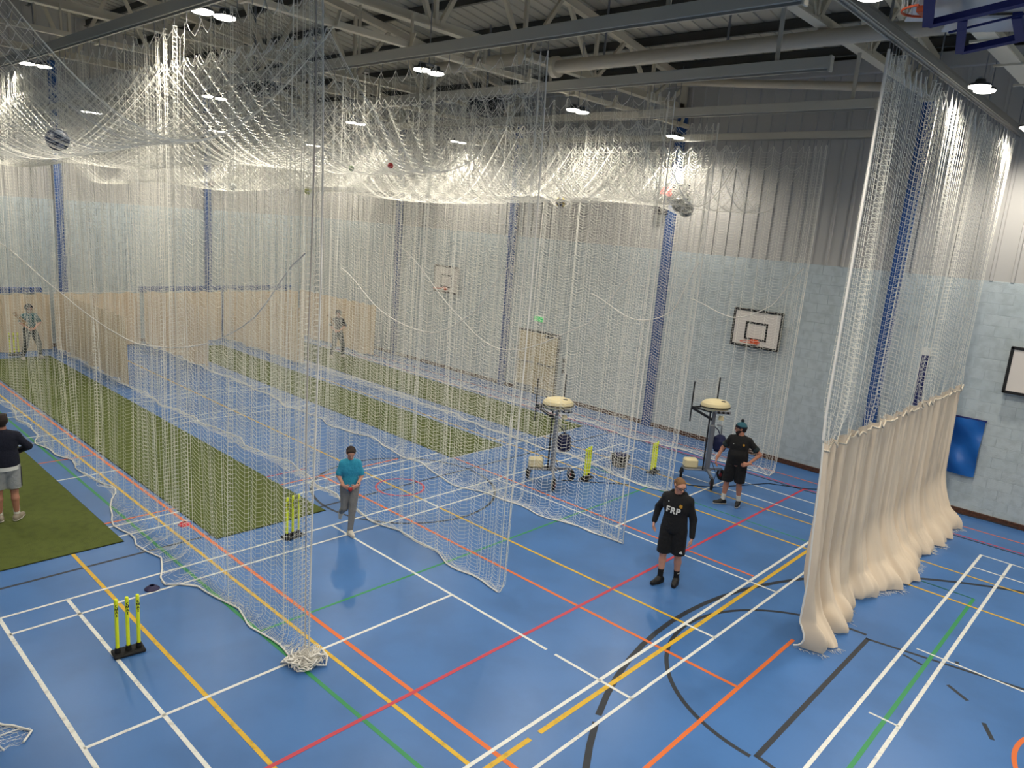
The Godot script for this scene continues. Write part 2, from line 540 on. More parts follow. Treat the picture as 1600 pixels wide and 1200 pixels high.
func make_walls() -> void:
	# block wall on the right: mortar core, single blocks where they can be told apart, the rest joined
	var w := struct("wall_right", MB.new().box(Vector3(WX + 0.156, BRICK_TOP * 0.5, -11.0), Vector3(0.3, BRICK_TOP, 35.2)).done(), M.mortar, "pale blue painted blockwork wall behind the nets", "wall")
	var rest := MB.new()
	for r in 22:
		var y := 0.112 + r * 0.2225
		for c in 62:
			var z := -0.25 - c * 0.45 - (0.225 if r % 2 else 0.0)
			if z < WZ + 0.2: continue
			if z < -13.9 and z > -16.2 and y < 2.1: continue
			if c < 13:
				part(w, "block", block_mesh(0.45), M["block%d" % rng.randi_range(0, 2)], Vector3(WX, y, z))
			else:
				rest.rbox(Vector3(WX + 0.03, y, z), Vector3(0.06, 0.218, 0.444), 0.0035)
	for r in 22:
		for c in 14:
			rest.rbox(Vector3(WX + 0.03, 0.112 + r * 0.2225, 0.2 + c * 0.45 - (0.225 if r % 2 else 0.0)), Vector3(0.06, 0.218, 0.444), 0.0035)
	var o := part(w, "block_field", rest.done(), M.block0)
	o.set_meta("kind", "stuff")
	# far end wall
	var e := struct("wall_far", MB.new().box(Vector3(4.5, BRICK_TOP * 0.5, WZ - 0.2), Vector3(27.5, BRICK_TOP, 0.3)).done(), M.mortar, "pale blue far end wall behind the canvas screens", "wall")
	var eb := MB.new()
	for r in 22:
		for c in 59:
			var x := 17.4 - c * 0.45 - (0.225 if r % 2 else 0.0)
			eb.rbox(Vector3(x, 0.112 + r * 0.2225, WZ - 0.03), Vector3(0.442, 0.217, 0.06), 0.006)
	o = part(e, "block_field", eb.done(), M.block1)
	o.set_meta("kind", "stuff")
	# cladding sheets above the blocks
	var c1 := struct("wall_right_upper", MB.new().box(Vector3(WX + 0.2, (BRICK_TOP + 9.4) * 0.5, -11.0), Vector3(0.1, 9.4 - BRICK_TOP, 35.2)).done(), M.cladding, "ribbed pale metal cladding above the block wall", "wall")
	var sheet := clad_sheet(4.3)
	for k in 31:
		part(c1, "cladding_sheet", sheet, M.cladding, Vector3(WX + 0.02, BRICK_TOP, 6.0 - k * 1.11))
	var c2 := struct("wall_far_upper", MB.new().box(Vector3(4.5, (BRICK_TOP + 11.6) * 0.5, WZ - 0.3), Vector3(27.5, 11.6 - BRICK_TOP, 0.1)).done(), M.cladding, "ribbed pale metal cladding above the far end wall", "wall")
	var sheet2 := clad_sheet(6.3)
	for k in 20:
		part(c2, "cladding_sheet", sheet2, M.cladding, Vector3(17.55 - 1.11 - k * 1.11, BRICK_TOP, WZ - 0.12), Basis(Vector3.UP, PI / 2))
	# the two walls behind the camera
	struct("wall_left", MB.new().box(Vector3(-9.2, 5.6, -11), Vector3(0.3, 12.0, 35.2)).done(), M.plain, "plain side wall", "wall")
	struct("wall_near", MB.new().box(Vector3(4.5, 5.6, 6.4), Vector3(27.5, 12.0, 0.3)).done(), M.plain, "plain wall at the balcony", "wall")
	# skirting boards
	struct("baseboard_right", MB.new().rbox(Vector3(WX - 0.015, 0.06, -11), Vector3(0.03, 0.12, 34.6), 0.006).done(), M.skirting, "brown wooden skirting along the block wall", "baseboard")
	struct("baseboard_far", MB.new().rbox(Vector3(4.5, 0.06, WZ + 0.015), Vector3(26, 0.12, 0.03), 0.006).done(), M.skirting, "brown wooden skirting along the far wall", "baseboard")
	# blue steel columns
	var zs := [0.87, -4.93, -10.73, -16.47, -22.28]
	var cl := ["blue steel wall column out of sight beside the balcony", "tall blue steel column seen through the white net curtain", "tall blue steel column between the door and the near backboard", "tall blue steel column left of the double door", "tall blue steel column on the block wall farthest down the hall"]
	for k in 5:
		var t := thing("steel_column", cl[k], "column", Vector3(WX, 0, zs[k]), 0.0, "blue columns of the block wall")
		part(t, "web", MB.new().rbox(Vector3(-0.05, 4.2, 0), Vector3(0.1, 8.4, 0.24), 0.006).done(), M.column)
		part(t, "flange", MB.new().rbox(Vector3(-0.115, 4.2, 0), Vector3(0.03, 8.4, 0.26), 0.006).done(), M.column)
		part(t, "cap_plate", MB.new().rbox(Vector3(-0.1, 8.42, 0), Vector3(0.3, 0.04, 0.34), 0.006).done(), M.steel)
		part(t, "gusset", MB.new().rbox(Vector3(-0.16, 8.78, 0), Vector3(0.32, 0.68, 0.05), 0.006).done(), M.steel)
	for k in 2:
		var x: float = [7.93, 12.92][k]
		var t := thing("steel_column", ["blue steel column on the far end wall above the left canvas screens", "blue steel column on the far end wall nearer the corner"][k], "column", Vector3(x, 0, WZ), 0.0, "blue columns of the far wall")
		part(t, "web", MB.new().rbox(Vector3(0, 4.6, 0.04), Vector3(0.22, 9.2, 0.1), 0.006).done(), M.column)
		part(t, "flange", MB.new().rbox(Vector3(0, 4.6, 0.1), Vector3(0.25, 9.2, 0.03), 0.006).done(), M.column)
	# blue rails on the far wall just above the canvas
	for a in [[4.9, 7.3, "short blue padded rail on the far wall behind the left batsman"], [10.35, 16.45, "long blue padded rail on the far wall above the canvas screens"]]:
		var t := thing("wall_rail", a[2], "rail", Vector3(a[0], 0, WZ), 0.0, "blue rails on the far wall")
		part(t, "rail", MB.new().rbox(Vector3((a[1] - a[0]) * 0.5, 1.93, 0.05), Vector3(a[1] - a[0], 0.2, 0.09), 0.02).done(), M.column)
		for x in [0.4, 3.1, 5.6]:
			if x < a[1] - a[0]:
				part(t, "post", MB.new().rbox(Vector3(x, 0.92, 0.04), Vector3(0.1, 1.84, 0.07), 0.01).done(), M.column)

func clad_sheet(h: float) -> ArrayMesh:
	# trapezoid ribs, 0.37 m apart, running up; the sheet covers z 0..-1.11
	var mb := MB.new()
	var prof := []
	for k in 3:
		var z := -k * 0.37
		prof += [Vector2(z, 0.0), Vector2(z - 0.27, 0.0), Vector2(z - 0.285, -0.035), Vector2(z - 0.335, -0.035), Vector2(z - 0.35, 0.0)]
	prof.append(Vector2(-1.112, 0.0))
	for k in prof.size() - 1:
		var a: Vector2 = prof[k]
		var b: Vector2 = prof[k + 1]
		mb.quad(Vector3(a.y, 0, a.x), Vector3(b.y, 0, b.x), Vector3(b.y, h, b.x), Vector3(a.y, h, a.x), Vector3(-1, 0, (b.y - a.y) * -20.0))
	mb.quad(Vector3(0, 0, 0), Vector3(0.03, 0, 0), Vector3(0.03, 0, -1.11), Vector3(0, 0, -1.11), Vector3.DOWN)
	return mb.done()

# ---------- roof ----------
func roof_y(x: float) -> float:
	return 9.12 + 0.14 * (WX - x) if x > 2.5 else 9.12 + 0.14 * (WX - 2.5) - 0.14 * (2.5 - x)

func make_roof() -> void:
	var top := MB.new()
	for a in [[2.5, 17.95], [-9.4, 2.5]]:
		var p := Vector3(a[0], roof_y(a[0]) + 0.42, 0)
		var q := Vector3(a[1], roof_y(a[1]) + 0.42, 0)
		top.bar(p + Vector3(0, 0, -11), q + Vector3(0, 0, -11), 35.4, 0.12)
	var c := struct("ceiling", top.done(), M.deck, "pitched roof of pale ribbed metal decking", "ceiling")
	# ribbed deck sheets under the roof, 1.05 m wide, ribs running down the slope
	var sheet := MB.new()
	var sx := 2.5
	var y0 := roof_y(2.5) + 0.33
	var y1 := roof_y(17.6) + 0.33
	var prof := []
	for k in 3:
		prof += [Vector2(-k * 0.35, 0), Vector2(-k * 0.35 - 0.25, 0), Vector2(-k * 0.35 - 0.265, 0.04), Vector2(-k * 0.35 - 0.335, 0.04)]
	prof.append(Vector2(-1.05, 0))
	for k in prof.size() - 1:
		var a: Vector2 = prof[k]
		var b: Vector2 = prof[k + 1]
		sheet.quad(Vector3(2.5, y0 + a.y, a.x), Vector3(2.5, y0 + b.y, b.x), Vector3(17.62, y1 + b.y, b.x), Vector3(17.62, y1 + a.y, a.x), Vector3.DOWN)
	var sm := sheet.done()
	for k in 33:
		part(c, "deck_sheet", sm, M.deck, Vector3(0, 0, 6.2 - k * 1.05))
	# purlins along the hall
	var pl := 0
	for k in 10:
		var x := 17.0 - k * 1.6
		var y := roof_y(x) + 0.22
		var t := thing("roof_purlin", "dark steel purlin under the roof deck, " + ORDINAL[k], "purlin", Vector3(x, y, 0), 0.0, "roof purlins")
		part(t, "web", MB.new().box(Vector3(0, 0, -11), Vector3(0.015, 0.2, 34.2)).done(), M.purlin)
		part(t, "top_flange", MB.new().box(Vector3(0.035, 0.1, -11), Vector3(0.085, 0.012, 34.2)).done(), M.purlin)
		part(t, "bottom_flange", MB.new().box(Vector3(-0.035, -0.1, -11), Vector3(0.085, 0.012, 34.2)).done(), M.purlin)
	# eaves beam
	struct("trim_1", MB.new().rbox(Vector3(WX - 0.08, 9.2, -11), Vector3(0.16, 0.3, 34.2), 0.01).done(), M.cladding, "pale eaves beam along the top of the block wall", "beam")
	# lattice trusses over each column
	var tl := ["white lattice roof truss above the net curtain", "white lattice roof truss over the near ends of the nets", "white lattice roof truss over the middle of the lanes", "white lattice roof truss farthest down the lanes"]
	var zs := [-4.93, -10.73, -16.47, -22.28]
	for k in 4:
		var t := thing("roof_truss", tl[k], "truss", Vector3(0, 0, zs[k]), 0.0, "lattice roof trusses")
		part(t, "top_chord", MB.new().bar(Vector3(WX - 0.1, roof_y(WX - 0.1) + 0.02, 0), Vector3(2.5, roof_y(2.5) + 0.02, 0), 0.16, 0.16).bar(Vector3(-9, roof_y(-9) + 0.02, 0), Vector3(2.5, roof_y(2.5) + 0.02, 0), 0.16, 0.16).done(), M.steel)
		part(t, "bottom_chord", MB.new().bar(Vector3(WX - 0.1, 8.47, 0), Vector3(-9, 8.6, 0), 0.18, 0.03).bar(Vector3(WX - 0.1, 8.55, 0), Vector3(-9, 8.68, 0), 0.05, 0.14).done(), M.steel)
		var x := WX - 0.5
		var i := 0
		while x > -4.0:
			part(t, "strut", MB.new().bar(Vector3(x - 1.15, 8.58, 0), Vector3(x - 1.15, roof_y(x - 1.15), 0), 0.07, 0.07, Vector3.RIGHT).done(), M.steel)
			part(t, "brace", MB.new().bar(Vector3(x - 1.05, 8.58, 0), Vector3(x - 0.1, roof_y(x - 0.1), 0), 0.08, 0.08).done(), M.steel)
			part(t, "brace", MB.new().bar(Vector3(x - 1.25, 8.58, 0), Vector3(x - 2.2, roof_y(x - 2.2), 0), 0.08, 0.08).done(), M.steel)
			x -= 2.3
		if k > 0:
			part(t, "gusset", MB.new().bar(Vector3(WX - 0.9, 8.5, 0.03), Vector3(WX - 0.2, 9.05, 0.03), 0.04, 0.1).done(), M.steel)
	# white hanging rails below the trusses, with bracket stubs
	var rl := ["white cable rail with angled brackets above the net curtain", "white cable rail with angled brackets over the near net ends", "white cable rail with angled brackets over the middle of the lanes"]
	for k in 3:
		var z: float = [-2.6, -10.55, -16.3][k]
		var y: float = [8.0, 8.03, 8.03][k]
		var t := thing("cable_rail", rl[k], "rail", Vector3(0, y, z), 0.0, "white cable rails below the trusses")
		var w: float = [0.24, 0.11, 0.11][k]
		part(t, "channel", MB.new().box(Vector3(6, 0, 0), Vector3(23, 0.02, w)).box(Vector3(6, 0.04, w * 0.5), Vector3(23, 0.08, 0.012)).box(Vector3(6, 0.04, -w * 0.5), Vector3(23, 0.08, 0.012)).done(), M.steel)
		for j in 15:
			var x := 17.0 - j * 1.45
			part(t, "bracket", MB.new().bar(Vector3(x, -0.02, -w * 0.9), Vector3(x, -0.02, w * 1.1), 0.05, 0.03).bar(Vector3(x, -0.02, w * 1.0), Vector3(x + 0.05, 0.22, w * 1.0 + 0.02), 0.08, 0.02, Vector3.RIGHT).done(), M.steel)
		for j in 5:
			part(t, "hanger", MB.new().bar(Vector3(15.6 - j * 3.6, 0.05, 0), Vector3(15.6 - j * 3.6, 0.55, 0), 0.05, 0.03, Vector3.RIGHT).done(), M.steel)
	# radiant heating tube and roof braces
	var h := thing("heating_tube", "long pale radiant heating tube with a disc end below the roof", "heater", Vector3(11.7, 8.35, 0))
	part(h, "tube", MB.new().tube([Vector3(0, 0, -10.1), Vector3(0, 0, -2.0)], 0.12, 16).done(), M.pipe)
	part(h, "end_cap", MB.new().tube([Vector3(0, 0, -10.22), Vector3(0, 0, -10.1)], 0.2, 20).done(), M.steel)
	part(h, "return_tube", MB.new().tube([Vector3(-0.9, -0.02, -13.0), Vector3(-0.9, -0.02, -10.3)], 0.12, 16).done(), M.pipe)
	for z in [-9.0, -6.5, -4.0]:
		part(h, "hanger", MB.new().bar(Vector3(0, 0.1, z), Vector3(0, 1.75, z), 0.03, 0.03, Vector3.RIGHT).done(), M.galv)
	single("roof_brace", MB.new().tube([Vector3(16.9, 9.05, -10.6), Vector3(15.3, 8.3, -5.0)], 0.085, 14).done(), M.pipe, "diagonal white roof brace tube beside the upper block wall cladding", "brace", "diagonal roof braces")
	single("roof_brace", MB.new().tube([Vector3(15.0, 8.75, -16.3), Vector3(17.0, 9.05, -10.9)], 0.085, 14).done(), M.pipe, "diagonal white roof brace tube deeper down the hall behind the nets", "brace", "diagonal roof braces")
	# projector-like dark heater units hung far down the lanes
	for a in [[12.9, 8.0, -13.3, "dark box heater hung in the roof over the middle lanes"], [9.0, 8.0, -17.0, "dark box heater hung in the roof over the left lanes"]]:
		var t := thing("unit_heater", a[3], "heater", Vector3(a[0], a[1], a[2]), 0.0, "dark box heaters in the roof")
		part(t, "case", MB.new().rbox(Vector3.ZERO, Vector3(0.7, 0.5, 0.6), 0.03).done(), M.lamp_body)
		part(t, "fan_grille", MB.new().tube([Vector3(0, 0, 0.3), Vector3(0, 0, 0.33)], 0.2, 20).done(), M.black)
		part(t, "hanger", MB.new().bar(Vector3(0, 0.24, 0), Vector3(0, 1.75, 0), 0.04, 0.04, Vector3.RIGHT).done(), M.galv)

# ---------- turf ----------
func make_turf() -> void:
	for a in [[1.75, 3.88, -11.42, -26.6, "green turf mat under the man with his back to the camera"], [5.02, 7.02, -10.68, -26.5, "long green turf mat running up to the batsman at the far left"], [10.95, 12.65, -11.65, -26.4, "green turf mat in the middle lane beyond the empty lane"], [13.95, 15.85, -11.68, -26.3, "green turf mat nearest the block wall, behind the bowling machine"]]:
		var t := thing("turf_mat", a[4], "turf mat", Vector3(a[0], 0, a[2]), 0.0, "turf mats in the lanes")
		var w: float = a[1] - a[0]
		var l: float = a[2] - a[3]
		part(t, "pile", MB.new().rbox(Vector3(w * 0.5, 0.011, -l * 0.5), Vector3(w, 0.012, l), 0.005).done(), M.turf)
		part(t, "backing", MB.new().box(Vector3(w * 0.5, 0.004, -l * 0.5), Vector3(w + 0.02, 0.005, l + 0.02)).done(), M.turf_edge)

# ---------- nets ----------
const NETX := [1.3, 4.36, 7.42, 10.24, 13.22, 16.55]
const TRACK_Y := 7.6

class Threads:
	var s := PackedFloat32Array()   # place along the track
	var d := PackedFloat32Array()   # fold, across the sheet
	var g := PackedFloat32Array()   # 0 under a hook .. 1 half way between hooks
	var hooks := PackedFloat32Array()

# threads hung from hooks; under each hook the sheet is gathered into a narrow fold
func thread_plan(length: float, spacing: float, p0: float, p1: float, dense: float, fold := 0.075, calm := 0.62, strong := 1.7) -> Threads:
	var t := Threads.new()
	var s := 0.0
	while s < length:
		var p := rng.randf_range(p0, p1)
		if s < dense: p *= 0.42
		p = minf(p, length - s + 0.001)
		var st := rng.randf_range(0.15, 0.5) if rng.randf() < calm else rng.randf_range(0.8, strong)
		var sg := 1.0 if rng.randf() < 0.5 else -1.0
		t.hooks.append(s)
		var m := 1 + int(st * 3.0)
		for k in m:
			var q := float(k) / m
			t.s.append(s + 0.006 * k + rng.randf_range(-0.002, 0.002))
			t.d.append(sg * st * fold * sin(q * PI))
			t.g.append(0.0)
		var a := s + 0.006 * m
		var b := s + p
		var n := maxi(2, int((b - a) / spacing))
		for k in n:
			var q := (k + 0.5) / n
			t.s.append(lerpf(a, b, q) + rng.randf_range(-0.0015, 0.0015))
			t.d.append(0.02 * sin(q * PI) * -sg)
			t.g.append(4.0 * q * (1.0 - q))
		s += p
	t.hooks.append(length)
	return t

# ribbons along both directions of a grid of knots
func weave(p: PackedVector3Array, ni: int, nj: int, ta: Vector3, tb: Vector3, ra: Vector3, rb: Vector3, w: float) -> ArrayMesh:
	var v := PackedVector3Array()
	v.resize(ni * nj * 4)
	var ix := PackedInt32Array()
	ix.resize(((nj - 1) * ni + (ni - 1) * nj) * 6)
	var h := w * 0.5
	var k := 0
	var half := ni * nj * 2
	var ro := []
	for j in nj:
		var a := rng.randf_range(0.42, 0.62)
		ro.append((ra * cos(a) + rb * sin(a)) * h * 1.08)
	for i in ni:
		var a := rng.randf() * TAU
		var o := (ta * cos(a) + tb * sin(a)) * h
		var base := i * nj
		for j in nj:
			var q := p[base + j]
			var e := (base + j) * 2
			v[e] = q - o
			v[e + 1] = q + o
			var r: Vector3 = ro[j]
			v[half + e] = q - r
			v[half + e + 1] = q + r
			if j < nj - 1:
				ix[k] = e; ix[k + 1] = e + 1; ix[k + 2] = e + 3
				ix[k + 3] = e; ix[k + 4] = e + 3; ix[k + 5] = e + 2
				k += 6
			if i < ni - 1:
				var b := half + e
				var c := b + nj * 2
				ix[k] = b; ix[k + 1] = b + 1; ix[k + 2] = c + 1
				ix[k + 3] = b; ix[k + 4] = c + 1; ix[k + 5] = c
				k += 6
	return bare(v, ix)

func table(t: Array, z: float) -> float:
	if z >= t[0][0]: return t[0][1]
	for k in t.size() - 1:
		if z >= t[k + 1][0]:
			return lerpf(t[k][1], t[k + 1][1], (z - t[k][0]) / (t[k + 1][0] - t[k][0]))
	return t[-1][1]

func rope(pts: Array, r: float, segs := 5) -> ArrayMesh:
	return MB.new().tube(pts, r, segs).done()

# a dividing net hung along the lane at x; hem gives where its bottom rope lies on the floor
func lane_net(k: int, z0: float, z1: float, hem: Array, label: String, cell: float) -> Node3D:
	var x0: float = NETX[k]
	var t := thing("cricket_net", label, "net", Vector3(x0, 0, z0), 0.0, "dividing nets between the lanes")
	var plan := thread_plan(z0 - z1, cell * 1.5, 0.27, 0.38, 0.45)
	var ytop := 7.43
	var ni := plan.s.size()
	var nj := int((ytop + 0.34) / cell) + 1
	var p := PackedVector3Array()
	p.resize(ni * nj)
	var ph := rng.randf() * 9.0
	var last := []
	var top := []
	for i in ni:
		var s := plan.s[i]
		var d := plan.d[i]
		var g := plan.g[i]
		var hx := table(hem, z0 - s) - x0
		hx += 0.07 * sin(s * 2.7 + ph) + 0.04 * sin(s * 6.1 + ph * 2.0)
		var lump := 0.03 + 0.03 * sin(s * 4.3 + ph)
		for j in nj:
			var drop := j * cell
			var y := ytop - drop - g * (0.075 + 0.1 * exp(-drop / 0.8))
			var x := d * (0.55 + 0.5 * drop / ytop) + 0.05 * sin(s * 0.9 + ph) * sin(drop * 0.42) + 0.02 * sin(s * 3.1 + drop * 0.8)
			if y < 0.12:
				var o := clampf((0.12 - y) / 0.46, 0.0, 1.0)
				x = x * (1.0 - o) + hx * o
				y = 0.012 + 0.11 * pow(1.0 - minf(1.0, o * 2.2), 2.0) + lump * sin(o * PI) * (1.0 + 0.6 * sin(s * 23.0 + j))
			p[i * nj + j] = Vector3(x, y, -s)
		top.append(p[i * nj] + Vector3(0, 0.004, 0))
		if g > 0.05 and i % 2 == 0: last.append(Vector3(hx, 0.016, -s))
	var o := part(t, "netting", weave(p, ni, nj, Vector3.RIGHT, Vector3.BACK, Vector3.UP, Vector3.RIGHT, 0.0043), M.net)
	o.set_meta("kind", "stuff")
	part(t, "head_rope", rope(top, 0.006, 4), M.rope)
	part(t, "hem_rope", rope(last, 0.0125, 6), M.rope)
	var edge := []
	for j in range(0, nj, 4): edge.append(p[j])
	part(t, "edge_rope", rope(edge, 0.009, 5), M.rope)
	var cord := []
	for j in 9: cord.append(Vector3(0.02 * sin(j), 7.5 - j * 0.925, -0.12))
	part(t, "pull_cord", rope(cord, 0.008 if k == 1 else 0.005, 5), M.rope_grey if k == 1 else M.rope)
	var hk := MB.new()
	for s in plan.hooks: hk.tube([Vector3(0, ytop, -s), Vector3(0, TRACK_Y - 0.05, -s)], 0.005, 4, false)
	part(t, "hook_row", hk.done(), M.galv).set_meta("kind", "stuff")
	return t

func catenary(z: Array, y: Array, n := 24) -> Array:
	var out := []
	for k in n + 1:
		var q := float(k) / n * (z.size() - 1)
		var i := mini(int(q), z.size() - 2)
		var f := q - i
		var y0: float = y[maxi(i - 1, 0)]
		var y3: float = y[mini(i + 2, y.size() - 1)]
		out.append(Vector3(0.015, cubic_interpolate(y[i], y[i + 1], y0, y3, f), lerpf(z[i], z[i + 1], f)))
	return out

# canvas sheet hung from a to b in soft folds
func canvas_mesh(length: float, top: float, bottom: float, amp: float, sd: int) -> ArrayMesh:
	var r := RandomNumberGenerator.new()
	r.seed = sd
	var ph := [r.randf() * 9, r.randf() * 9, r.randf() * 9]
	var g := []
	var n := int(length / 0.03)
	for i in n + 1:
		var s := length * i / n
		var row := []
		for j in 15:
			var q := j / 14.0
			var fold := sin(s * 17.0 + ph[0] + sin(s * 3.0 + ph[1])) * (1.0 - 0.35 * q) + 0.7 * sin(s * 7.3 + ph[1]) * (0.4 + q) + 0.4 * sin(s * 31.0 + ph[2]) * (1.0 - q)
			var y := lerpf(top, bottom, q) - (1.0 - q) * 0.06 * absf(sin(s * 5.2 + ph[2])) + q * 0.04 * sin(s * 4.0 + ph[0])
			row.append(Vector3(amp * fold, maxf(y, 0.01), -s))
		g.append(row)
	return MB.new().grid(g).done()

func make_nets() -> void:
	var beams_end := [-3.35, -3.35, -3.35, -4.15, -4.5, -5.2]
	var bl := ["over the lane at the left edge", "over the net nearest the turf with the lone batsman", "over the net beside the boy in teal", "over the net behind the man in the black hoodie", "over the net between the two bowling machines", "over the net beside the block wall"]
	for k in 6:
		var t := thing("net_track", "long pale steel net track beam " + bl[k], "beam", Vector3(NETX[k], TRACK_Y, 0), 0.0, "net track beams")
		var z0: float = beams_end[k]
		part(t, "beam", MB.new().rbox(Vector3(0, 0.06, (z0 - 27.6) * 0.5), Vector3(0.07, 0.15, z0 + 27.6), 0.006).done(), M.beam)
		part(t, "runner", MB.new().box(Vector3(0, -0.03, (z0 - 27.6) * 0.5), Vector3(0.03, 0.03, z0 + 27.6)).done(), M.alu)
		part(t, "end_stop", MB.new().rbox(Vector3(0, 0.04, z0), Vector3(0.1, 0.2, 0.03), 0.005).done(), M.beam)
		for z in [-4.93, -10.73, -16.47, -22.28]:
			if z < z0 + 0.2:
				part(t, "hanger", MB.new().bar(Vector3(0.06, 0.0, z), Vector3(0.06, 0.95, z), 0.06, 0.02, Vector3.RIGHT).done(), M.beam)
	var far := -27.3
	# net, near end z, hem on the floor [z, x]
	lane_net(0, -7.4, -12.0, [[-7.3, 1.45], [-7.6, 1.68], [-7.9, 1.46], [-12, 1.4]], "white net at the left edge, only its near bottom corner on the floor in view", 0.075)
	var n1 := lane_net(1, -6.9, far, [[-6.9, 4.4], [-7.0, 4.2], [-7.8, 4.3], [-8.7, 4.19], [-9.46, 4.05], [-9.7, 3.8], [-10.1, 4.05], [-10.7, 4.1], [-10.95, 3.92], [-11.7, 3.97], [-12.5, 4.12], [-13.9, 4.5], [-15.5, 4.4], [-16.1, 4.28], [-17.3, 4.3], [-18.5, 4.4], [-20, 4.5]], "tall white net nearest the camera, between the man on turf and the yellow stumps", 0.062)
	var n2 := lane_net(2, -6.6, far, [[-6.0, 7.6], [-6.3, 7.25], [-7.2, 7.4], [-8.2, 7.45], [-9.6, 7.48], [-10.9, 7.46], [-12.6, 7.8], [-14.5, 7.72], [-16.7, 7.72], [-18.5, 7.58], [-21, 7.6]], "tall white net directly behind the boy in the teal shirt", 0.062)
	var n3 := lane_net(3, -6.45, far, [[-6.0, 10.45], [-6.56, 10.16], [-7.5, 10.2], [-8.9, 10.03], [-10.5, 9.85], [-13.5, 10.28], [-15, 10.15], [-17.8, 10.2], [-19.3, 10.4]], "tall white net ending just left of the man in the black hoodie", 0.062)
	var n4 := lane_net(4, -7.3, far, [[-7.3, 13.2], [-8, 13.07], [-8.8, 13.28], [-10, 13.45], [-12, 13.3], [-15, 13.6], [-18.4, 13.8]], "tall white net between the two stump sets by the bowling machines", 0.062)
	var n5 := lane_net(5, -6.5, far, [[-6.4, 16.2], [-8.3, 16.35], [-9.9, 16.1], [-12.5, 16.25], [-14.5, 16.1], [-18.7, 16.0]], "tall white net along the block wall beside the man in the beanie", 0.066)
	# tangle of gathered net and rope at the foot of the nearest net
	var tg := MB.new()
	for q in 110:
		var c := Vector3(rng.randf_range(-0.2, 0.12), 0.0, rng.randf_range(-0.12, 0.14))
		var pts := []
		for e in 7:
			var a := e * 0.9 + q
			pts.append(c + Vector3(cos(a) * rng.randf_range(0.03, 0.12), 0.015 + rng.randf() * 0.16 * exp(-c.length() * 4.0), sin(a) * rng.randf_range(0.03, 0.12)))
		tg.tube(pts, 0.0035 if q % 5 else 0.012, 4)
	part(n1, "net_tangle", tg.done(), M.rope).set_meta("kind", "stuff")
	# sagging draw ropes threaded through the nets
	part(n1, "draw_rope", rope(catenary([-13.0, -8.6, -5.5, -3.8, -2.5, -1.35, -0.25], [4.0, 3.34, 3.0, 3.15, 3.45, 3.95, 4.8]), 0.009), M.rope)
	part(n2, "draw_rope", rope(catenary([-4.4, -3.2, -1.9, -1.0, -0.4], [4.3, 3.7, 3.55, 4.0, 4.7]), 0.008), M.rope)
	part(n3, "draw_rope", rope(catenary([-6.5, -4.4, -3.1, -1.2, -0.3], [4.6, 3.3, 2.9, 3.7, 4.7]), 0.009), M.rope)
	part(n4, "draw_rope", rope(catenary([-2.6, -1.4, -0.5, -0.05], [3.9, 3.5, 3.8, 4.8]), 0.011), M.rope)
	part(n5, "draw_rope", rope(catenary([-2.8, -1.6, -0.7, -0.1], [3.8, 3.5, 3.9, 4.8]), 0.011), M.rope)
	# canvas screens laced to the far ends of the nets
	var nets := [n2, n3, n4, n5]
	var ends := [-21.4, -22.5, -21.9, -22.1]
	var zn := [-6.6, -6.45, -7.3, -6.5]
	for k in 4:
		var o := part(nets[k], "canvas_skirt", canvas_mesh(ends[k] + 27.35, 1.98, 0.06, 0.045, 100 + k), M.canvas_far, Vector3(0.14 if k != 3 else -0.1, 0, ends[k] - zn[k]))
		o.set_meta("label", "beige canvas skirt on the lower far end of the net")
	var sl := ["behind the man on the left turf", "behind the batsman at the far left", "closing the empty lane", "behind the far middle stumps", "closing the lane of the far right batsman"]
	for k in 5:
		var w: float = NETX[k + 1] - NETX[k] - 0.12
		var t := thing("canvas_screen", "beige hanging canvas end screen " + sl[k], "screen", Vector3(NETX[k] + 0.06, 0, -27.45), 0.0, "canvas end screens")
		part(t, "cloth", canvas_mesh(w, 1.92, 0.015, 0.05, 200 + k), M.canvas_far, Vector3.ZERO, Basis(Vector3.UP, -PI / 2))
		part(t, "top_cord", rope([Vector3(0, 1.93, 0), Vector3(w * 0.5, 1.9, 0), Vector3(w, 1.93, 0)], 0.008), M.rope)
	# roof nets sagging between the tracks
	var bottom := [5.70, 5.84, 5.62, 5.86, 5.95]
	var near := [-6.7, -6.8, -6.7, -6.7, -7.0]
	var rl := ["at the top left, nearest the camera, holding the dark football", "over the left lane, holding the green and red balls", "over the empty lane, holding the pale balls", "over the middle lane with a multicoloured ball", "over the lane by the block wall, holding two big balls"]
	for k in 5:
		roof_net(k, NETX[k], NETX[k + 1], bottom[k], near[k], "sagging white roof net " + rl[k])

# where balls weigh the roof nets down: net, x, z, height of the ball's centre, its radius
const BUMPS := [[0, 2.9, -10.17, 5.83, 0.125], [1, 5.9, -8.56, 5.83, 0.036], [1, 5.9, -7.72, 5.87, 0.036], [2, 8.9, -19.07, 5.66, 0.09], [2, 8.9, -17.9, 5.64, 0.09], [2, 8.9, -14.5, 5.63, 0.075], [3, 11.9, -9.9, 5.78, 0.105], [4, 14.9, -8.97, 5.98, 0.15], [4, 15.26, -8.97, 5.9, 0.165]]

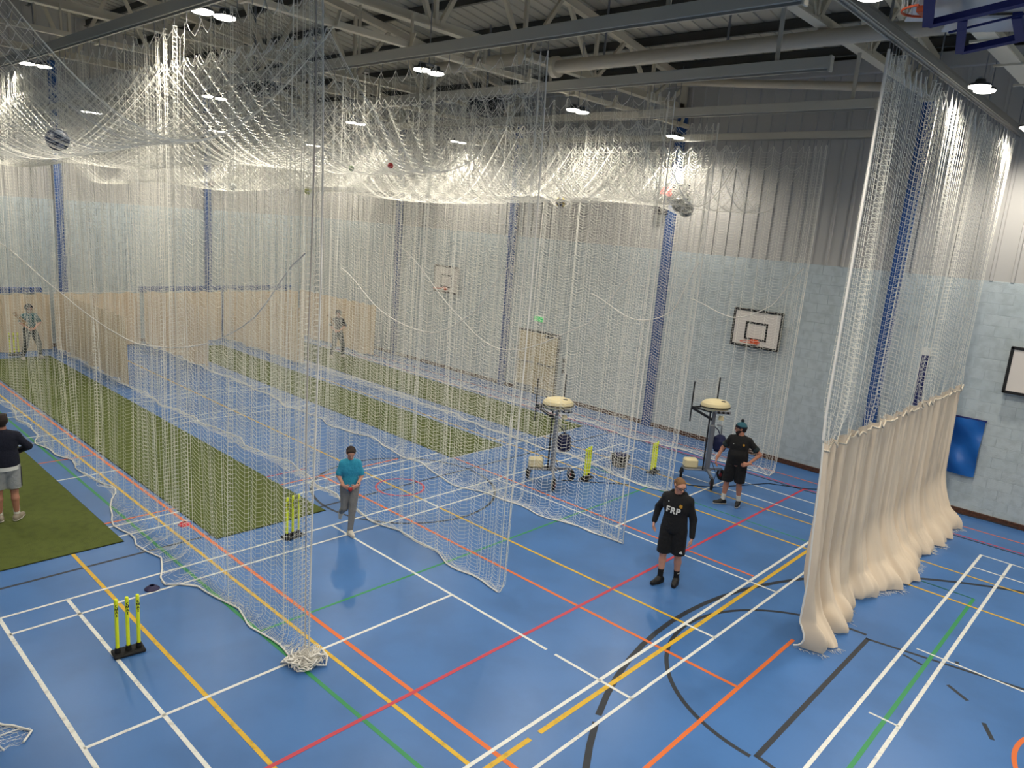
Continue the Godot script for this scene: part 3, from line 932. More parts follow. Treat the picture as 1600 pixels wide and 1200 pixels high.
func roof_net(k: int, xa: float, xb: float, low: float, z0: float, label: String) -> void:
	var t := thing("roof_net", label, "net", Vector3(xa, 0, z0), 0.0, "roof nets over the lanes")
	var plan := thread_plan(z0 + 27.2, 0.062, 0.33, 0.39, 0.0, 0.022, 0.15, 1.1)
	var edge := 7.02
	var near := BUMPS.filter(func(b): return b[0] == k)
	var w := xb - xa
	var sag := edge - low
	var nj := int(w * 1.32 / 0.06)
	var ni := plan.s.size()
	var p := PackedVector3Array()
	p.resize(ni * nj)
	var ph := rng.randf() * 9.0
	var ea := []
	var eb := []
	for i in ni:
		var s := plan.s[i]
		var g := plan.g[i]
		var d := plan.d[i]
		for j in nj:
			var q := float(j) / (nj - 1)
			var u := 2.0 * q - 1.0
			var deep := 1.0 - u * u
			var y := edge - sag * deep * (1.0 + 0.05 * sin(s * 0.8 + ph)) - g * 0.11 * u * u * u * u - absf(d) * 0.6 * deep - 0.015 * g
			var x := w * (0.5 + 0.5 * u * (0.90 + 0.10 * u * u))
			for b in near:
				if absf(z0 - s - b[2]) < 0.9:
					var e: float = Vector2(xa + x - b[1], z0 - s - b[2]).length() / (b[4] + 0.18)
					if e < 3.0: y = minf(y, lerpf(y, b[3] - b[4] - 0.012, exp(-e * e * 1.4)))
			p[i * nj + j] = Vector3(x, y, -s - d * 0.5)
		ea.append(p[i * nj])
		eb.append(p[i * nj + nj - 1])
	var o := part(t, "netting", weave(p, ni, nj, Vector3.BACK, Vector3.UP, Vector3.RIGHT, Vector3.UP, 0.0045), M.net)
	o.set_meta("kind", "stuff")
	part(t, "edge_rope", rope(ea, 0.007, 4), M.rope)
	part(t, "edge_rope", rope(eb, 0.007, 4), M.rope)
	var ne := []
	for j in range(0, nj, 2): ne.append(p[j])
	ne.append(p[nj - 1])
	part(t, "end_rope", rope(ne, 0.0035, 4), M.net)

# ---------- dividing curtain on the right: canvas below, net above ----------
func make_curtain() -> void:
	var z0 := -3.17
	var t := thing("dividing_curtain", "tall dividing curtain of beige canvas below and white net above, at the right", "curtain", Vector3(9.4, 0, z0))
	var length := 7.45
	# canvas
	var hem := [[0.0, -0.1], [0.12, 0.18], [0.35, 0.5], [0.62, 0.15], [1.0, 0.45], [1.25, 0.42], [1.45, 0.1], [2.0, 0.1], [2.6, 0.38], [3.2, 0.5], [3.9, 0.56], [4.5, 0.42], [5.2, 0.38], [6.2, 0.55], [6.6, 0.4], [7.0, 0.45], [7.45, 0.2]]
	var g := []
	var n := 420
	for i in n + 1:
		var s := length * i / n
		var hz := 0.0
		for k in hem.size() - 1:
			if s >= hem[k][0] and s <= hem[k + 1][0]:
				hz = lerpf(hem[k][1], hem[k + 1][1], smoothstep(0.0, 1.0, (s - hem[k][0]) / (hem[k + 1][0] - hem[k][0])))
		var row := []
		for j in 44:
			var q := j / 43.0
			var y := 2.86 * (1.0 - q)
			var big := exp(-s * 1.1)
			var fold := 0.045 * sin(s * 9.0 + 0.7 * sin(s * 2.1)) * (0.5 + 0.7 * q) + 0.02 * sin(s * 23.0 + 2.0 * sin(s * 1.3) + q * 0.6) + 0.012 * sin(s * 41.0 + q * 1.5) + 0.035 * sin(s * 3.7 + 1.0) * q
			fold += big * 0.16 * sin(s * 15.0 + 0.5) * (0.35 + 0.75 * q)
			fold += 0.006 * sin(s * 67.0 + q * 9.0) + 0.008 * sin(s * 12.0 + q * 14.0) * q
			var low := clampf(1.0 - y / 1.1, 0.0, 1.0)
			var z := fold + hz * pow(low, 1.7) + 0.05 * q
			y = maxf(y, 0.0)
			if q > 0.86:
				var o := (q - 0.86) / 0.14
				y = 0.02 + (2.86 * 0.14) * pow(1.0 - o, 1.4) * 0.9 + 0.05 * sin(s * 11.0) * sin(o * PI) + 0.02
				z += 0.10 * sin(o * PI) + 0.03 * sin(s * 19.0) * o
			y -= (1.0 - q) * (1.0 - q) * 0.05 * absf(sin(s * 8.0)) * 1.0
			row.append(Vector3(s, y, z))
		g.append(row)
	part(t, "canvas", MB.new().grid(g).done(), M.canvas)
	# frayed net hem peeping out below the canvas
	var fr := MB.new()
	var r2 := RandomNumberGenerator.new()
	r2.seed = 5
	for k in 620:
		var i := r2.randi_range(0, n)
		var s := length * i / n
		if fmod(s * 1.7, 2.2) > 1.3: continue
		var a: Vector3 = g[i][43]
		var b := a + Vector3(r2.randf_range(-0.05, 0.05), 0, r2.randf_range(0.0, 0.11))
		a.y = 0.014; b.y = 0.01
		fr.tube([a, (a + b) * 0.5 + Vector3(r2.randf_range(-0.02, 0.02), 0.006, 0), b], 0.0028, 3, false)
	part(t, "frayed_hem", fr.done(), M.rope).set_meta("kind", "stuff")
	# netting above, gathered tightly
	var plan := thread_plan(length + 0.15, 0.08, 0.2, 0.3, 0.55, 0.09, 0.72)
	var ytop := 7.55
	var cell := 0.062
	var ni := plan.s.size()
	var nj := int((ytop - 2.72) / cell) + 1
	var p := PackedVector3Array()
	p.resize(ni * nj)
	var top := []
	var lace := []
	for i in ni:
		var s := plan.s[i]
		var gg := plan.g[i]
		var lay: Array = g[clampi(int(s / length * n), 0, n)]
		for j in nj:
			var drop := j * cell
			var y := ytop - drop - gg * (0.05 + 0.22 * exp(-drop / 0.5))
			var z := plan.d[i] * (0.7 + 0.5 * drop / 5.0) + 0.05 * sin(s * 2.3) * drop / 5.0
			if y < 3.3: z = lerpf(lay[0].z, z, clampf((y - 2.75) / 0.55, 0.0, 1.0))
			p[i * nj + j] = Vector3(s, y, z)
		top.append(p[i * nj])
		lace.append(p[i * nj + nj - 1] + Vector3(0, 0.03 * sin(s * 30.0), 0.01))
	part(t, "netting", weave(p, ni, nj, Vector3.RIGHT, Vector3.BACK, Vector3.UP, Vector3.BACK, 0.0048), M.net).set_meta("kind", "stuff")
	part(t, "head_rope", rope(top, 0.007, 4), M.rope)
	part(t, "lacing", rope(lace, 0.016, 5), M.rope_old)
	var edge := []
	for j in range(0, nj, 3): edge.append(p[j])
	part(t, "edge_rope", rope(edge, 0.018, 6), M.rope)
	var ed2 := []
	for j in 44: ed2.append(g[0][j] + Vector3(-0.004, 0, 0.004))
	part(t, "edge_binding", rope(ed2, 0.013, 6), M.rope)
	var hk := MB.new()
	for s in plan.hooks: hk.tube([Vector3(s, ytop, 0), Vector3(s, 7.64, 0)], 0.006, 4, false)
	part(t, "hook_row", hk.done(), M.galv).set_meta("kind", "stuff")
	var tr := thing("curtain_track", "long aluminium track the dividing curtain hangs from", "track", Vector3(0, 7.66, z0))
	part(tr, "rail", MB.new().rbox(Vector3(7.4, 0.07, 0), Vector3(20.2, 0.10, 0.09), 0.012).rbox(Vector3(7.4, 0.14, 0), Vector3(20.2, 0.05, 0.05), 0.01).done(), M.alu)
	part(tr, "lip", MB.new().rbox(Vector3(7.4, 0.01, 0.035), Vector3(20.2, 0.022, 0.016), 0.004).rbox(Vector3(7.4, 0.01, -0.035), Vector3(20.2, 0.022, 0.016), 0.004).done(), M.alu)
	for x in [2.2, 5.2, 8.2, 11.4, 14.4, 17.0]:
		part(tr, "hanger", MB.new().tube([Vector3(x, 0.15, 0), Vector3(x, 0.9, 0)], 0.01, 6).done(), M.galv)

# ---------- fixed fittings ----------
func make_fixtures() -> void:
	backboard(-7.88, "white wall backboard with orange hoop, seen right of the nets", true)
	backboard(-19.4, "white wall backboard with black border farthest down the hall, behind the nets", true)
	backboard(-1.93, "white wall backboard cut off by the right edge of the picture", false)
	# double door with its closer, push bars and lit sign
	var d := thing("door_1", "cream double door with dark push bars under a green exit sign", "door", Vector3(WX, 0, -15.05))
	for s in [-1.0, 1.0]:
		part(d, "leaf", MB.new().rbox(Vector3(-0.02, 1.0, 0.41 * s), Vector3(0.05, 1.96, 0.80), 0.006).done(), M.door)
		part(d, "push_bar", MB.new().tube([Vector3(-0.11, 1.02, 0.12 * s), Vector3(-0.11, 1.0, 0.74 * s)], 0.018, 8).rbox(Vector3(-0.07, 1.01, 0.14 * s), Vector3(0.08, 0.06, 0.05), 0.008).rbox(Vector3(-0.07, 1.01, 0.72 * s), Vector3(0.08, 0.06, 0.05), 0.008).done(), M.dark_steel)
		part(d, "kick_plate", MB.new().rbox(Vector3(-0.047, 0.14, 0.41 * s), Vector3(0.006, 0.2, 0.74), 0.002).done(), M.galv)
	part(d, "door_frame", MB.new().rbox(Vector3(0.0, 2.01, 0), Vector3(0.1, 0.07, 1.78), 0.008).rbox(Vector3(0.0, 1.0, 0.855), Vector3(0.1, 2.0, 0.06), 0.008).rbox(Vector3(0.0, 1.0, -0.855), Vector3(0.1, 2.0, 0.06), 0.008).done(), M.dark_steel)
	part(d, "closer", MB.new().rbox(Vector3(-0.07, 1.92, 0.5), Vector3(0.07, 0.07, 0.3), 0.01).done(), M.dark_steel)
	d.set_meta("kind", "structure")
	var e := thing("exit_sign", "small green lit exit sign above the cream double door", "sign", Vector3(WX - 0.01, 2.42, -15.05))
	part(e, "case", MB.new().rbox(Vector3(-0.03, 0, 0), Vector3(0.06, 0.2, 0.42), 0.01).done(), M.white)
	part(e, "lit_panel", MB.new().rbox(Vector3(-0.064, 0, 0), Vector3(0.008, 0.16, 0.38), 0.002).done(), M.exit)
	var n := thing("notice", "small dark notice plates on the wall beside the cream double door", "sign", Vector3(WX, 1.12, -13.93))
	for k in 3:
		part(n, "plate", MB.new().rbox(Vector3(-0.008, 0.16 - 0.17 * k, 0), Vector3(0.016, 0.13, 0.12), 0.003).done(), [M.dark_steel, M.galv, M.dark_steel][k])
	# blue hanging mat half hidden by the curtain
	var b := thing("hanging_mat", "shiny blue mat hung on the block wall, half hidden by the curtain", "mat", Vector3(WX - 0.03, 0.85, -2.74))
	var g := []
	for i in 18:
		var row := []
		for j in 18:
			var u := i / 17.0
			var v := j / 17.0
			row.append(Vector3(-0.07 - 0.05 * sin(u * 5.0 + v * 5.0) * sin(v * PI) - 0.035 * sin((u - v) * 9.0), 1.2 * v, -1.1 * u))
		g.append(row)
	part(b, "cover", MB.new().grid(g).done(), M.blue_mat)
	part(b, "top_batten", MB.new().rbox(Vector3(-0.01, 1.2, -0.55), Vector3(0.05, 0.04, 1.14), 0.008).done(), M.blue_frame)
	# blue height strip with a white header seen through the curtain net
	var h := thing("height_strip", "narrow blue measuring strip with white header, seen through the curtain net", "sign", Vector3(WX, 2.1, -4.08))
	part(h, "strip", MB.new().rbox(Vector3(-0.012, 0.55, 0), Vector3(0.022, 1.1, 0.15), 0.004).done(), M.blue_frame)
	part(h, "header", MB.new().rbox(Vector3(-0.012, 1.19, 0), Vector3(0.022, 0.16, 0.2), 0.004).done(), M.white)
	for k in 9:
		part(h, "mark", MB.new().rbox(Vector3(-0.026, 0.1 + 0.11 * k, 0.03), Vector3(0.006, 0.012, 0.06), 0.001).done(), M.white)
	# lit scoreboard behind the roof net
	var l := thing("score_clock", "dark wall clock with red lit digits reading 48 behind the roof net", "clock", Vector3(WX - 0.2, 6.42, -10.72))
	part(l, "case", MB.new().rbox(Vector3(0, 0, 0), Vector3(0.12, 0.42, 1.0), 0.02).done(), M.lamp_body)
	part(l, "digits", words("48", 0.34, 0.02), M.led, Vector3(-0.075, 0.0, -0.12), Basis(Vector3.UP, -PI / 2))
	part(l, "bracket", MB.new().rbox(Vector3(0.12, 0, 0), Vector3(0.14, 0.1, 0.3), 0.01).done(), M.dark_steel)
	var sp := thing("wall_speaker", "dark box speaker on the wall below the lit clock", "speaker", Vector3(WX - 0.14, 6.0, -10.98))
	part(sp, "case", MB.new().rbox(Vector3.ZERO, Vector3(0.22, 0.34, 0.34), 0.02).done(), M.lamp_body)
	part(sp, "grille", MB.new().rbox(Vector3(-0.115, 0, 0), Vector3(0.012, 0.3, 0.3), 0.004).done(), M.black)
	hoisted_goal()
	# cables along the floor to the machines
	single("power_cable", rope([Vector3(13.9, 0.008, -7.5), Vector3(14.4, 0.008, -6.95), Vector3(15.1, 0.008, -6.6), Vector3(15.75, 0.008, -6.3), Vector3(16.15, 0.008, -5.6), Vector3(17.3, 0.008, -4.6), Vector3(17.5, 0.05, -1.8)], 0.009), M.black, "black power cable trailing behind the man in the beanie", "cable")
	single("power_cable", rope([Vector3(11.9, 0.008, -9.2), Vector3(12.6, 0.008, -8.5), Vector3(12.95, 0.008, -8.15)], 0.009), M.black, "black power cable running from the machine inside the nets", "cable")
	# flat training discs
	cone(Vector3(3.64, 0, -9.7), Color(0.12, 0.10, 0.28), "flat purple marker disc beside the yellow stumps in front", 0.10)
	cone(Vector3(4.86, 0, -11.5), Color(0.83, 0.12, 0.20), "flat red marker disc inside the nearest net by the turf", 0.10)
	var bag := thing("ball_basket", "small dark basket of balls on the floor between the two bowling machines", "basket", Vector3(13.84, 0, -9.05))
	part(bag, "basket", MB.new().lathe([Vector2(0.0, 0.01), Vector2(0.17, 0.01), Vector2(0.22, 0.26), Vector2(0.2, 0.26), Vector2(0.155, 0.03), Vector2(0.0, 0.03)], 20).done(), M.rubber)
	for k in 9:
		part(bag, "ball", MB.new().sphere(Vector3(0.09 * cos(k * 2.4) * sqrt(k / 4.0), 0.26 + 0.03 * (k % 2), 0.09 * sin(k * 2.4) * sqrt(k / 4.0)), Vector3.ONE * 0.036, 10, 6).done(), M.blue_frame)

func backboard(z: float, label: String, hoop: bool) -> void:
	var t := thing("wall_backboard", label, "backboard", Vector3(WX - 0.14, 3.2, z), 0.0, "backboards on the block wall")
	part(t, "panel", MB.new().rbox(Vector3.ZERO, Vector3(0.03, 0.92, 1.22), 0.005).done(), M.board)
	var f := MB.new()
	for s in [-1.0, 1.0]:
		f.rbox(Vector3(-0.004, 0.445 * s, 0), Vector3(0.05, 0.06, 1.27), 0.006)
		f.rbox(Vector3(-0.004, 0, 0.615 * s), Vector3(0.05, 0.93, 0.06), 0.006)
	part(t, "border", f.done(), M.black)
	var q := MB.new()
	for s in [-1.0, 1.0]:
		q.box(Vector3(-0.018, -0.06 + 0.2 * s, 0), Vector3(0.006, 0.05, 0.58))
		q.box(Vector3(-0.018, -0.06, 0.265 * s), Vector3(0.006, 0.45, 0.05))
	part(t, "target_square", q.done(), M.black)
	part(t, "bracket", MB.new().rbox(Vector3(0.075, 0.25, 0), Vector3(0.12, 0.06, 0.9), 0.005).rbox(Vector3(0.075, -0.25, 0), Vector3(0.12, 0.06, 0.9), 0.005).done(), M.dark_steel)
	if hoop:
		var pts := []
		for k in 25: pts.append(Vector3(-0.29 + 0.225 * cos(TAU * k / 24), -0.3, 0.225 * sin(TAU * k / 24)))
		part(t, "hoop", MB.new().tube(pts, 0.012, 6, false).done(), M.orange)
		part(t, "hoop_plate", MB.new().rbox(Vector3(-0.035, -0.32, 0), Vector3(0.05, 0.12, 0.2), 0.008).bar(Vector3(-0.05, -0.36, 0), Vector3(-0.2, -0.31, 0.1), 0.02, 0.012).bar(Vector3(-0.05, -0.36, 0), Vector3(-0.2, -0.31, -0.1), 0.02, 0.012).done(), M.orange)

func hoisted_goal() -> void:
	var t := thing("hoisted_goal", "white goal board with blue tube frame folded up under the roof, top right", "goal", Vector3(8.4, 7.5, -2.0))
	var o := Vector3(8.4, 7.5, -2.0)
	part(t, "board", MB.new().rbox(Vector3(8.35, 7.66, -1.55) - o, Vector3(1.75, 0.03, 2.05), 0.006, Basis(Vector3.UP, 0.42)).done(), M.board)
	var a := Vector3(8.37, 7.5, -2.5) - o
	var a2 := Vector3(7.45, 7.5, -0.45) - o
	var b := Vector3(9.56, 7.5, -2.48) - o
	var b2 := Vector3(8.75, 7.5, -1.0) - o
	part(t, "frame_tube", MB.new().bar(a, a2, 0.09, 0.06).done(), M.blue_frame)
	part(t, "frame_tube", MB.new().bar(a, Vector3(7.45, 7.5, -2.25) - o, 0.09, 0.06).done(), M.blue_frame)
	part(t, "frame_tube", MB.new().bar(b, b2, 0.09, 0.06).done(), M.blue_frame)
	part(t, "frame_tube", MB.new().bar(b, Vector3(8.30, 7.5, -2.18) - o, 0.08, 0.06).done(), M.blue_frame)
	part(t, "frame_tube", MB.new().bar(Vector3(9.2, 7.5, -1.86) - o, Vector3(8.4, 7.5, -1.76) - o, 0.08, 0.06).done(), M.blue_frame)
	part(t, "pivot_rod", MB.new().tube([Vector3(8.67, 7.48, -2.38) - o, Vector3(8.1, 7.48, -1.3) - o], 0.012, 8).done(), M.blue_frame)
	part(t, "under_panel", MB.new().rbox(Vector3(9.0, 7.6, -2.05) - o, Vector3(0.5, 0.03, 0.9), 0.006, Basis(Vector3.UP, 0.42)).done(), M.board)
	var pts := []
	for k in 13: pts.append(Vector3(8.05 + 0.2 * cos(PI * k / 12), 7.54, -2.45 - 0.2 * sin(PI * k / 12)) - o)
	part(t, "hoop", MB.new().tube(pts, 0.012, 6).done(), M.orange)
	part(t, "hoop_plate", MB.new().rbox(Vector3(8.15, 7.56, -2.48) - o, Vector3(0.22, 0.06, 0.1), 0.008).done(), M.orange)
	var nt := MB.new()
	for k in 12:
		var q := Vector3(8.05 + 0.2 * cos(PI * k / 11), 7.54, -2.45 - 0.2 * sin(PI * k / 11)) - o
		nt.tube([q, q * 0.9 + Vector3(-0.12, 0.10 + 0.03 * (k % 3), -0.05)], 0.006, 4)
	part(t, "hoop_net", nt.done(), M.rope)
	part(t, "hoist_arm", MB.new().tube([Vector3(9.0, 7.6, -2.0) - o, Vector3(9.0, 8.9, -2.0) - o], 0.03, 8).tube([Vector3(8.0, 7.6, -1.2) - o, Vector3(8.0, 9.0, -1.2) - o], 0.03, 8).done(), M.blue_frame)

func cone(at: Vector3, col: Color, label: String, r: float) -> void:
	var t := thing("marker_disc", label, "cone", at, 0.0, "flat marker discs on the floor")
	part(t, "disc", MB.new().lathe([Vector2(r, 0.003), Vector2(r * 0.95, 0.012), Vector2(r * 0.45, 0.05), Vector2(r * 0.33, 0.052), Vector2(r * 0.33, 0.046), Vector2(r * 0.42, 0.044), Vector2(r * 0.9, 0.003)], 24).done(), mat(col, 0.5))

# ---------- stumps ----------
func make_stumps() -> void:
	var proto := thing("stump_set", "three yellow stumps on a black rubber base standing alone in the foreground", "stumps", Vector3(2.855, 0, -8.37), -0.12, "yellow spring-back stumps")
	part(proto, "base", MB.new().rbox(Vector3(0, 0.02, 0), Vector3(0.34, 0.034, 0.2), 0.01).done(), M.rubber)
	for k in 3:
		var x := (k - 1) * 0.114
		part(proto, "socket", MB.new().lathe([Vector2(0.034, 0.035), Vector2(0.034, 0.06), Vector2(0.029, 0.075), Vector2(0.028, 0.1), Vector2(0.0, 0.1)], 14).done(), M.rubber, Vector3(x, 0, 0))
		var s := part(proto, "stump", MB.new().lathe([Vector2(0.021, 0.09), Vector2(0.021, 0.68), Vector2(0.02, 0.71), Vector2(0.014, 0.718), Vector2(0.0, 0.719)], 14).done(), M.stump, Vector3(x, 0, 0))
		for j in 4:
			var gl := words(["C", "M", "A", "I"][j], 0.045, 0.006, 0.021)
			part(s, "letter", gl, M.black, Vector3(0, 0.64 - 0.04 * j, 0.021))
	var spots := [[6.0, -10.05, 0.1, "three yellow stumps on a black base inside the nearest net at the turf end"], [12.45, -8.95, 0.2, "three yellow stumps beside the bowling machine inside the nets"], [14.12, -8.32, 0.15, "three yellow stumps above the head of the man in the black hoodie"], [6.15, -26.9, 0.0, "yellow stumps behind the batsman at the far left"], [11.74, -25.85, 0.0, "yellow stumps before the canvas at the far end of the middle lane"], [15.1, -24.9, 0.0, "yellow stumps at the far end of the lane by the block wall"]]
	for a in spots:
		copy(proto, "stump_set", Vector3(a[0], 0.018 if a[1] < -20 else 0.0, a[1]), a[2], a[3])

# ---------- bowling machines ----------
func wheel(t: Node3D, at: Vector3, turn: float) -> void:
	var bs := Basis(Vector3.UP, turn) * Basis(Vector3.FORWARD, PI / 2)
	var w := part(t, "wheel", MB.new().lathe([Vector2(0.05, -0.025), Vector2(0.10, -0.03), Vector2(0.125, -0.015), Vector2(0.125, 0.015), Vector2(0.10, 0.03), Vector2(0.05, 0.025)], 22).done(), M.rubber, at, bs)
	part(w, "hub", MB.new().lathe([Vector2(0.0, -0.03), Vector2(0.03, -0.03), Vector2(0.055, -0.016), Vector2(0.055, 0.016), Vector2(0.03, 0.03), Vector2(0.0, 0.03)], 14).done(), M.hub)

func machine(label: String, at: Vector3, turn: float, h: float) -> Node3D:
	var t := thing("bowling_machine", label, "bowling machine", at, turn, "wheeled bowling machines")
	# three legs with castors
	var legs := [Vector3(0.0, 0, 0.42), Vector3(-0.46, 0, -0.3), Vector3(0.46, 0, -0.3)]
	for l in legs:
		part(t, "leg", MB.new().bar(Vector3(0, 0.34, 0), Vector3(l.x * 0.95, 0.26, l.z * 0.95), 0.05, 0.05).done(), M.galv)
		part(t, "fork", MB.new().bar(Vector3(l.x * 0.95, 0.27, l.z * 0.95), Vector3(l.x, 0.13, l.z) + Vector3(0.04, 0, 0), 0.012, 0.05, Vector3.RIGHT).bar(Vector3(l.x * 0.95, 0.27, l.z * 0.95), Vector3(l.x, 0.13, l.z) - Vector3(0.04, 0, 0), 0.012, 0.05, Vector3.RIGHT).done(), M.galv)
		wheel(t, Vector3(l.x, 0.127, l.z), 0.5 if l.x > 0 else -0.3)
	part(t, "column", MB.new().rbox(Vector3(0, 0.3 + (h - 0.55) * 0.5, 0), Vector3(0.07, h - 0.5, 0.07), 0.01).rbox(Vector3(0, 0.32 + (h - 0.9) * 0.5, 0.0), Vector3(0.10, h - 0.85, 0.10), 0.012).done(), M.galv)
	part(t, "mast", MB.new().tube([Vector3(-0.1, 0.32, 0.03), Vector3(-0.1, h - 0.2, 0.03)], 0.018, 8).done(), M.dark_steel)
	part(t, "control_box", MB.new().rbox(Vector3(-0.34, 0.43, -0.12), Vector3(0.3, 0.2, 0.22), 0.03).done(), M.cream)
	part(t, "battery_tray", MB.new().rbox(Vector3(-0.2, 0.31, -0.1), Vector3(0.6, 0.035, 0.26), 0.008).done(), M.galv)
	# moulded cream head: two halves with a dark seam
	var head := part(t, "head", MB.new().lathe([Vector2(0.0, 0.16), Vector2(0.12, 0.155), Vector2(0.22, 0.125), Vector2(0.275, 0.075), Vector2(0.29, 0.02), Vector2(0.285, 0.0)], 28, Transform3D(Basis().scaled(Vector3(1.12, 0.95, 0.82)), Vector3(0, h - 0.13, 0))).done(), M.cream)
	part(head, "seam", MB.new().lathe([Vector2(0.285, 0.0), Vector2(0.297, 0.0), Vector2(0.297, -0.02), Vector2(0.285, -0.02)], 28, Transform3D(Basis().scaled(Vector3(1.12, 1.0, 0.82)), Vector3(0, h - 0.13, 0))).done(), M.black)
	part(head, "lower_shell", MB.new().lathe([Vector2(0.285, -0.018), Vector2(0.26, -0.07), Vector2(0.2, -0.115), Vector2(0.1, -0.14), Vector2(0.0, -0.145)], 28, Transform3D(Basis().scaled(Vector3(1.12, 0.8, 0.82)), Vector3(0, h - 0.13, 0))).done(), M.cream)
	part(head, "grip", MB.new().rbox(Vector3(0.12, h + 0.0, 0.1), Vector3(0.1, 0.02, 0.06), 0.006).done(), M.dark_steel)
	part(t, "control_panel", MB.new().rbox(Vector3(0.1, h - 0.21, 0.22), Vector3(0.34, 0.07, 0.05), 0.01).done(), M.galv)
	for k in 3: part(t, "dial", MB.new().tube([Vector3(0.0 + 0.1 * k, h - 0.21, 0.245), Vector3(0.0 + 0.1 * k, h - 0.21, 0.27)], 0.026, 10).done(), M.black)
	part(t, "tilt_motor", MB.new().lathe([Vector2(0.0, 0.08), Vector2(0.05, 0.08), Vector2(0.065, 0.0), Vector2(0.0, 0.0)], 12, Transform3D(Basis(), Vector3(0.15, h - 0.42, 0.04))).done(), M.cream)
	# guard frame with a clear screen behind the head
	part(t, "guard_arm", MB.new().bar(Vector3(0, h - 0.45, 0), Vector3(-0.42, h - 0.26, -0.3), 0.045, 0.045).bar(Vector3(-0.05, h - 0.28, -0.02), Vector3(-0.42, h - 0.24, -0.3), 0.03, 0.03).bar(Vector3(-0.42, h - 0.25, -0.3), Vector3(0.18, h - 0.22, -0.42), 0.03, 0.03).done(), M.dark_steel)
	part(t, "guard_post", MB.new().bar(Vector3(-0.42, h - 0.58, -0.3), Vector3(-0.42, h + 0.32, -0.3), 0.035, 0.02, Vector3.RIGHT).done(), M.dark_steel)
	part(t, "guard_post", MB.new().bar(Vector3(0.18, h - 0.25, -0.42), Vector3(0.18, h + 0.42, -0.42), 0.035, 0.02, Vector3.RIGHT).done(), M.dark_steel)
	var c := Vector3(-0.12, h + 0.12, -0.36)
	var ax := (Vector3(0.18, 0, -0.42) - Vector3(-0.42, 0, -0.3)).normalized()
	part(t, "guard_screen", MB.new().box(c, Vector3(0.58, 0.52, 0.006), Basis(ax, Vector3.UP, ax.cross(Vector3.UP))).done(), M.pane)
	# bag and hand bar
	var bag := MB.new().lathe([Vector2(0.0, -0.19), Vector2(0.11, -0.185), Vector2(0.145, -0.12), Vector2(0.15, 0.05), Vector2(0.12, 0.15), Vector2(0.05, 0.19), Vector2(0.0, 0.19)], 18, Transform3D(Basis(Vector3.BACK, 0.12).scaled(Vector3(1, 1, 0.6)), Vector3(0.2, h * 0.5, 0.02)))
	part(t, "cover_bag", bag.done(), M.bag)
	part(t, "bag_strap", rope([Vector3(0.2, h * 0.5 + 0.16, 0.02), Vector3(0.13, h * 0.5 + 0.3, 0.01), Vector3(0.04, h * 0.5 + 0.36, 0.0)], 0.012), M.bag)
	part(t, "handle", MB.new().tube([Vector3(0.1, h - 0.55, 0.0), Vector3(0.2, h - 0.56, 0.02), Vector3(0.21, h - 0.8, 0.02)], 0.016, 8).done(), M.galv)
	part(t, "hanging_lead", rope([Vector3(0.05, 0.55, 0.08), Vector3(0.16, 0.3, 0.16), Vector3(0.12, 0.12, 0.2), Vector3(0.02, 0.2, 0.16)], 0.007), M.black)
	return t

func make_machines() -> void:
	M.hub = mat(Color(0.55, 0.16, 0.14), 0.5)
	M.bag = mat(Color(0.07, 0.10, 0.26), 0.75)
	machine("bowling machine with cream head inside the nets, left of the yellow stumps", Vector3(11.55, 0, -9.2), -0.75, 1.86)
	machine("bowling machine with cream head beside the man in the beanie", Vector3(14.48, 0, -7.2), -0.75, 1.9)

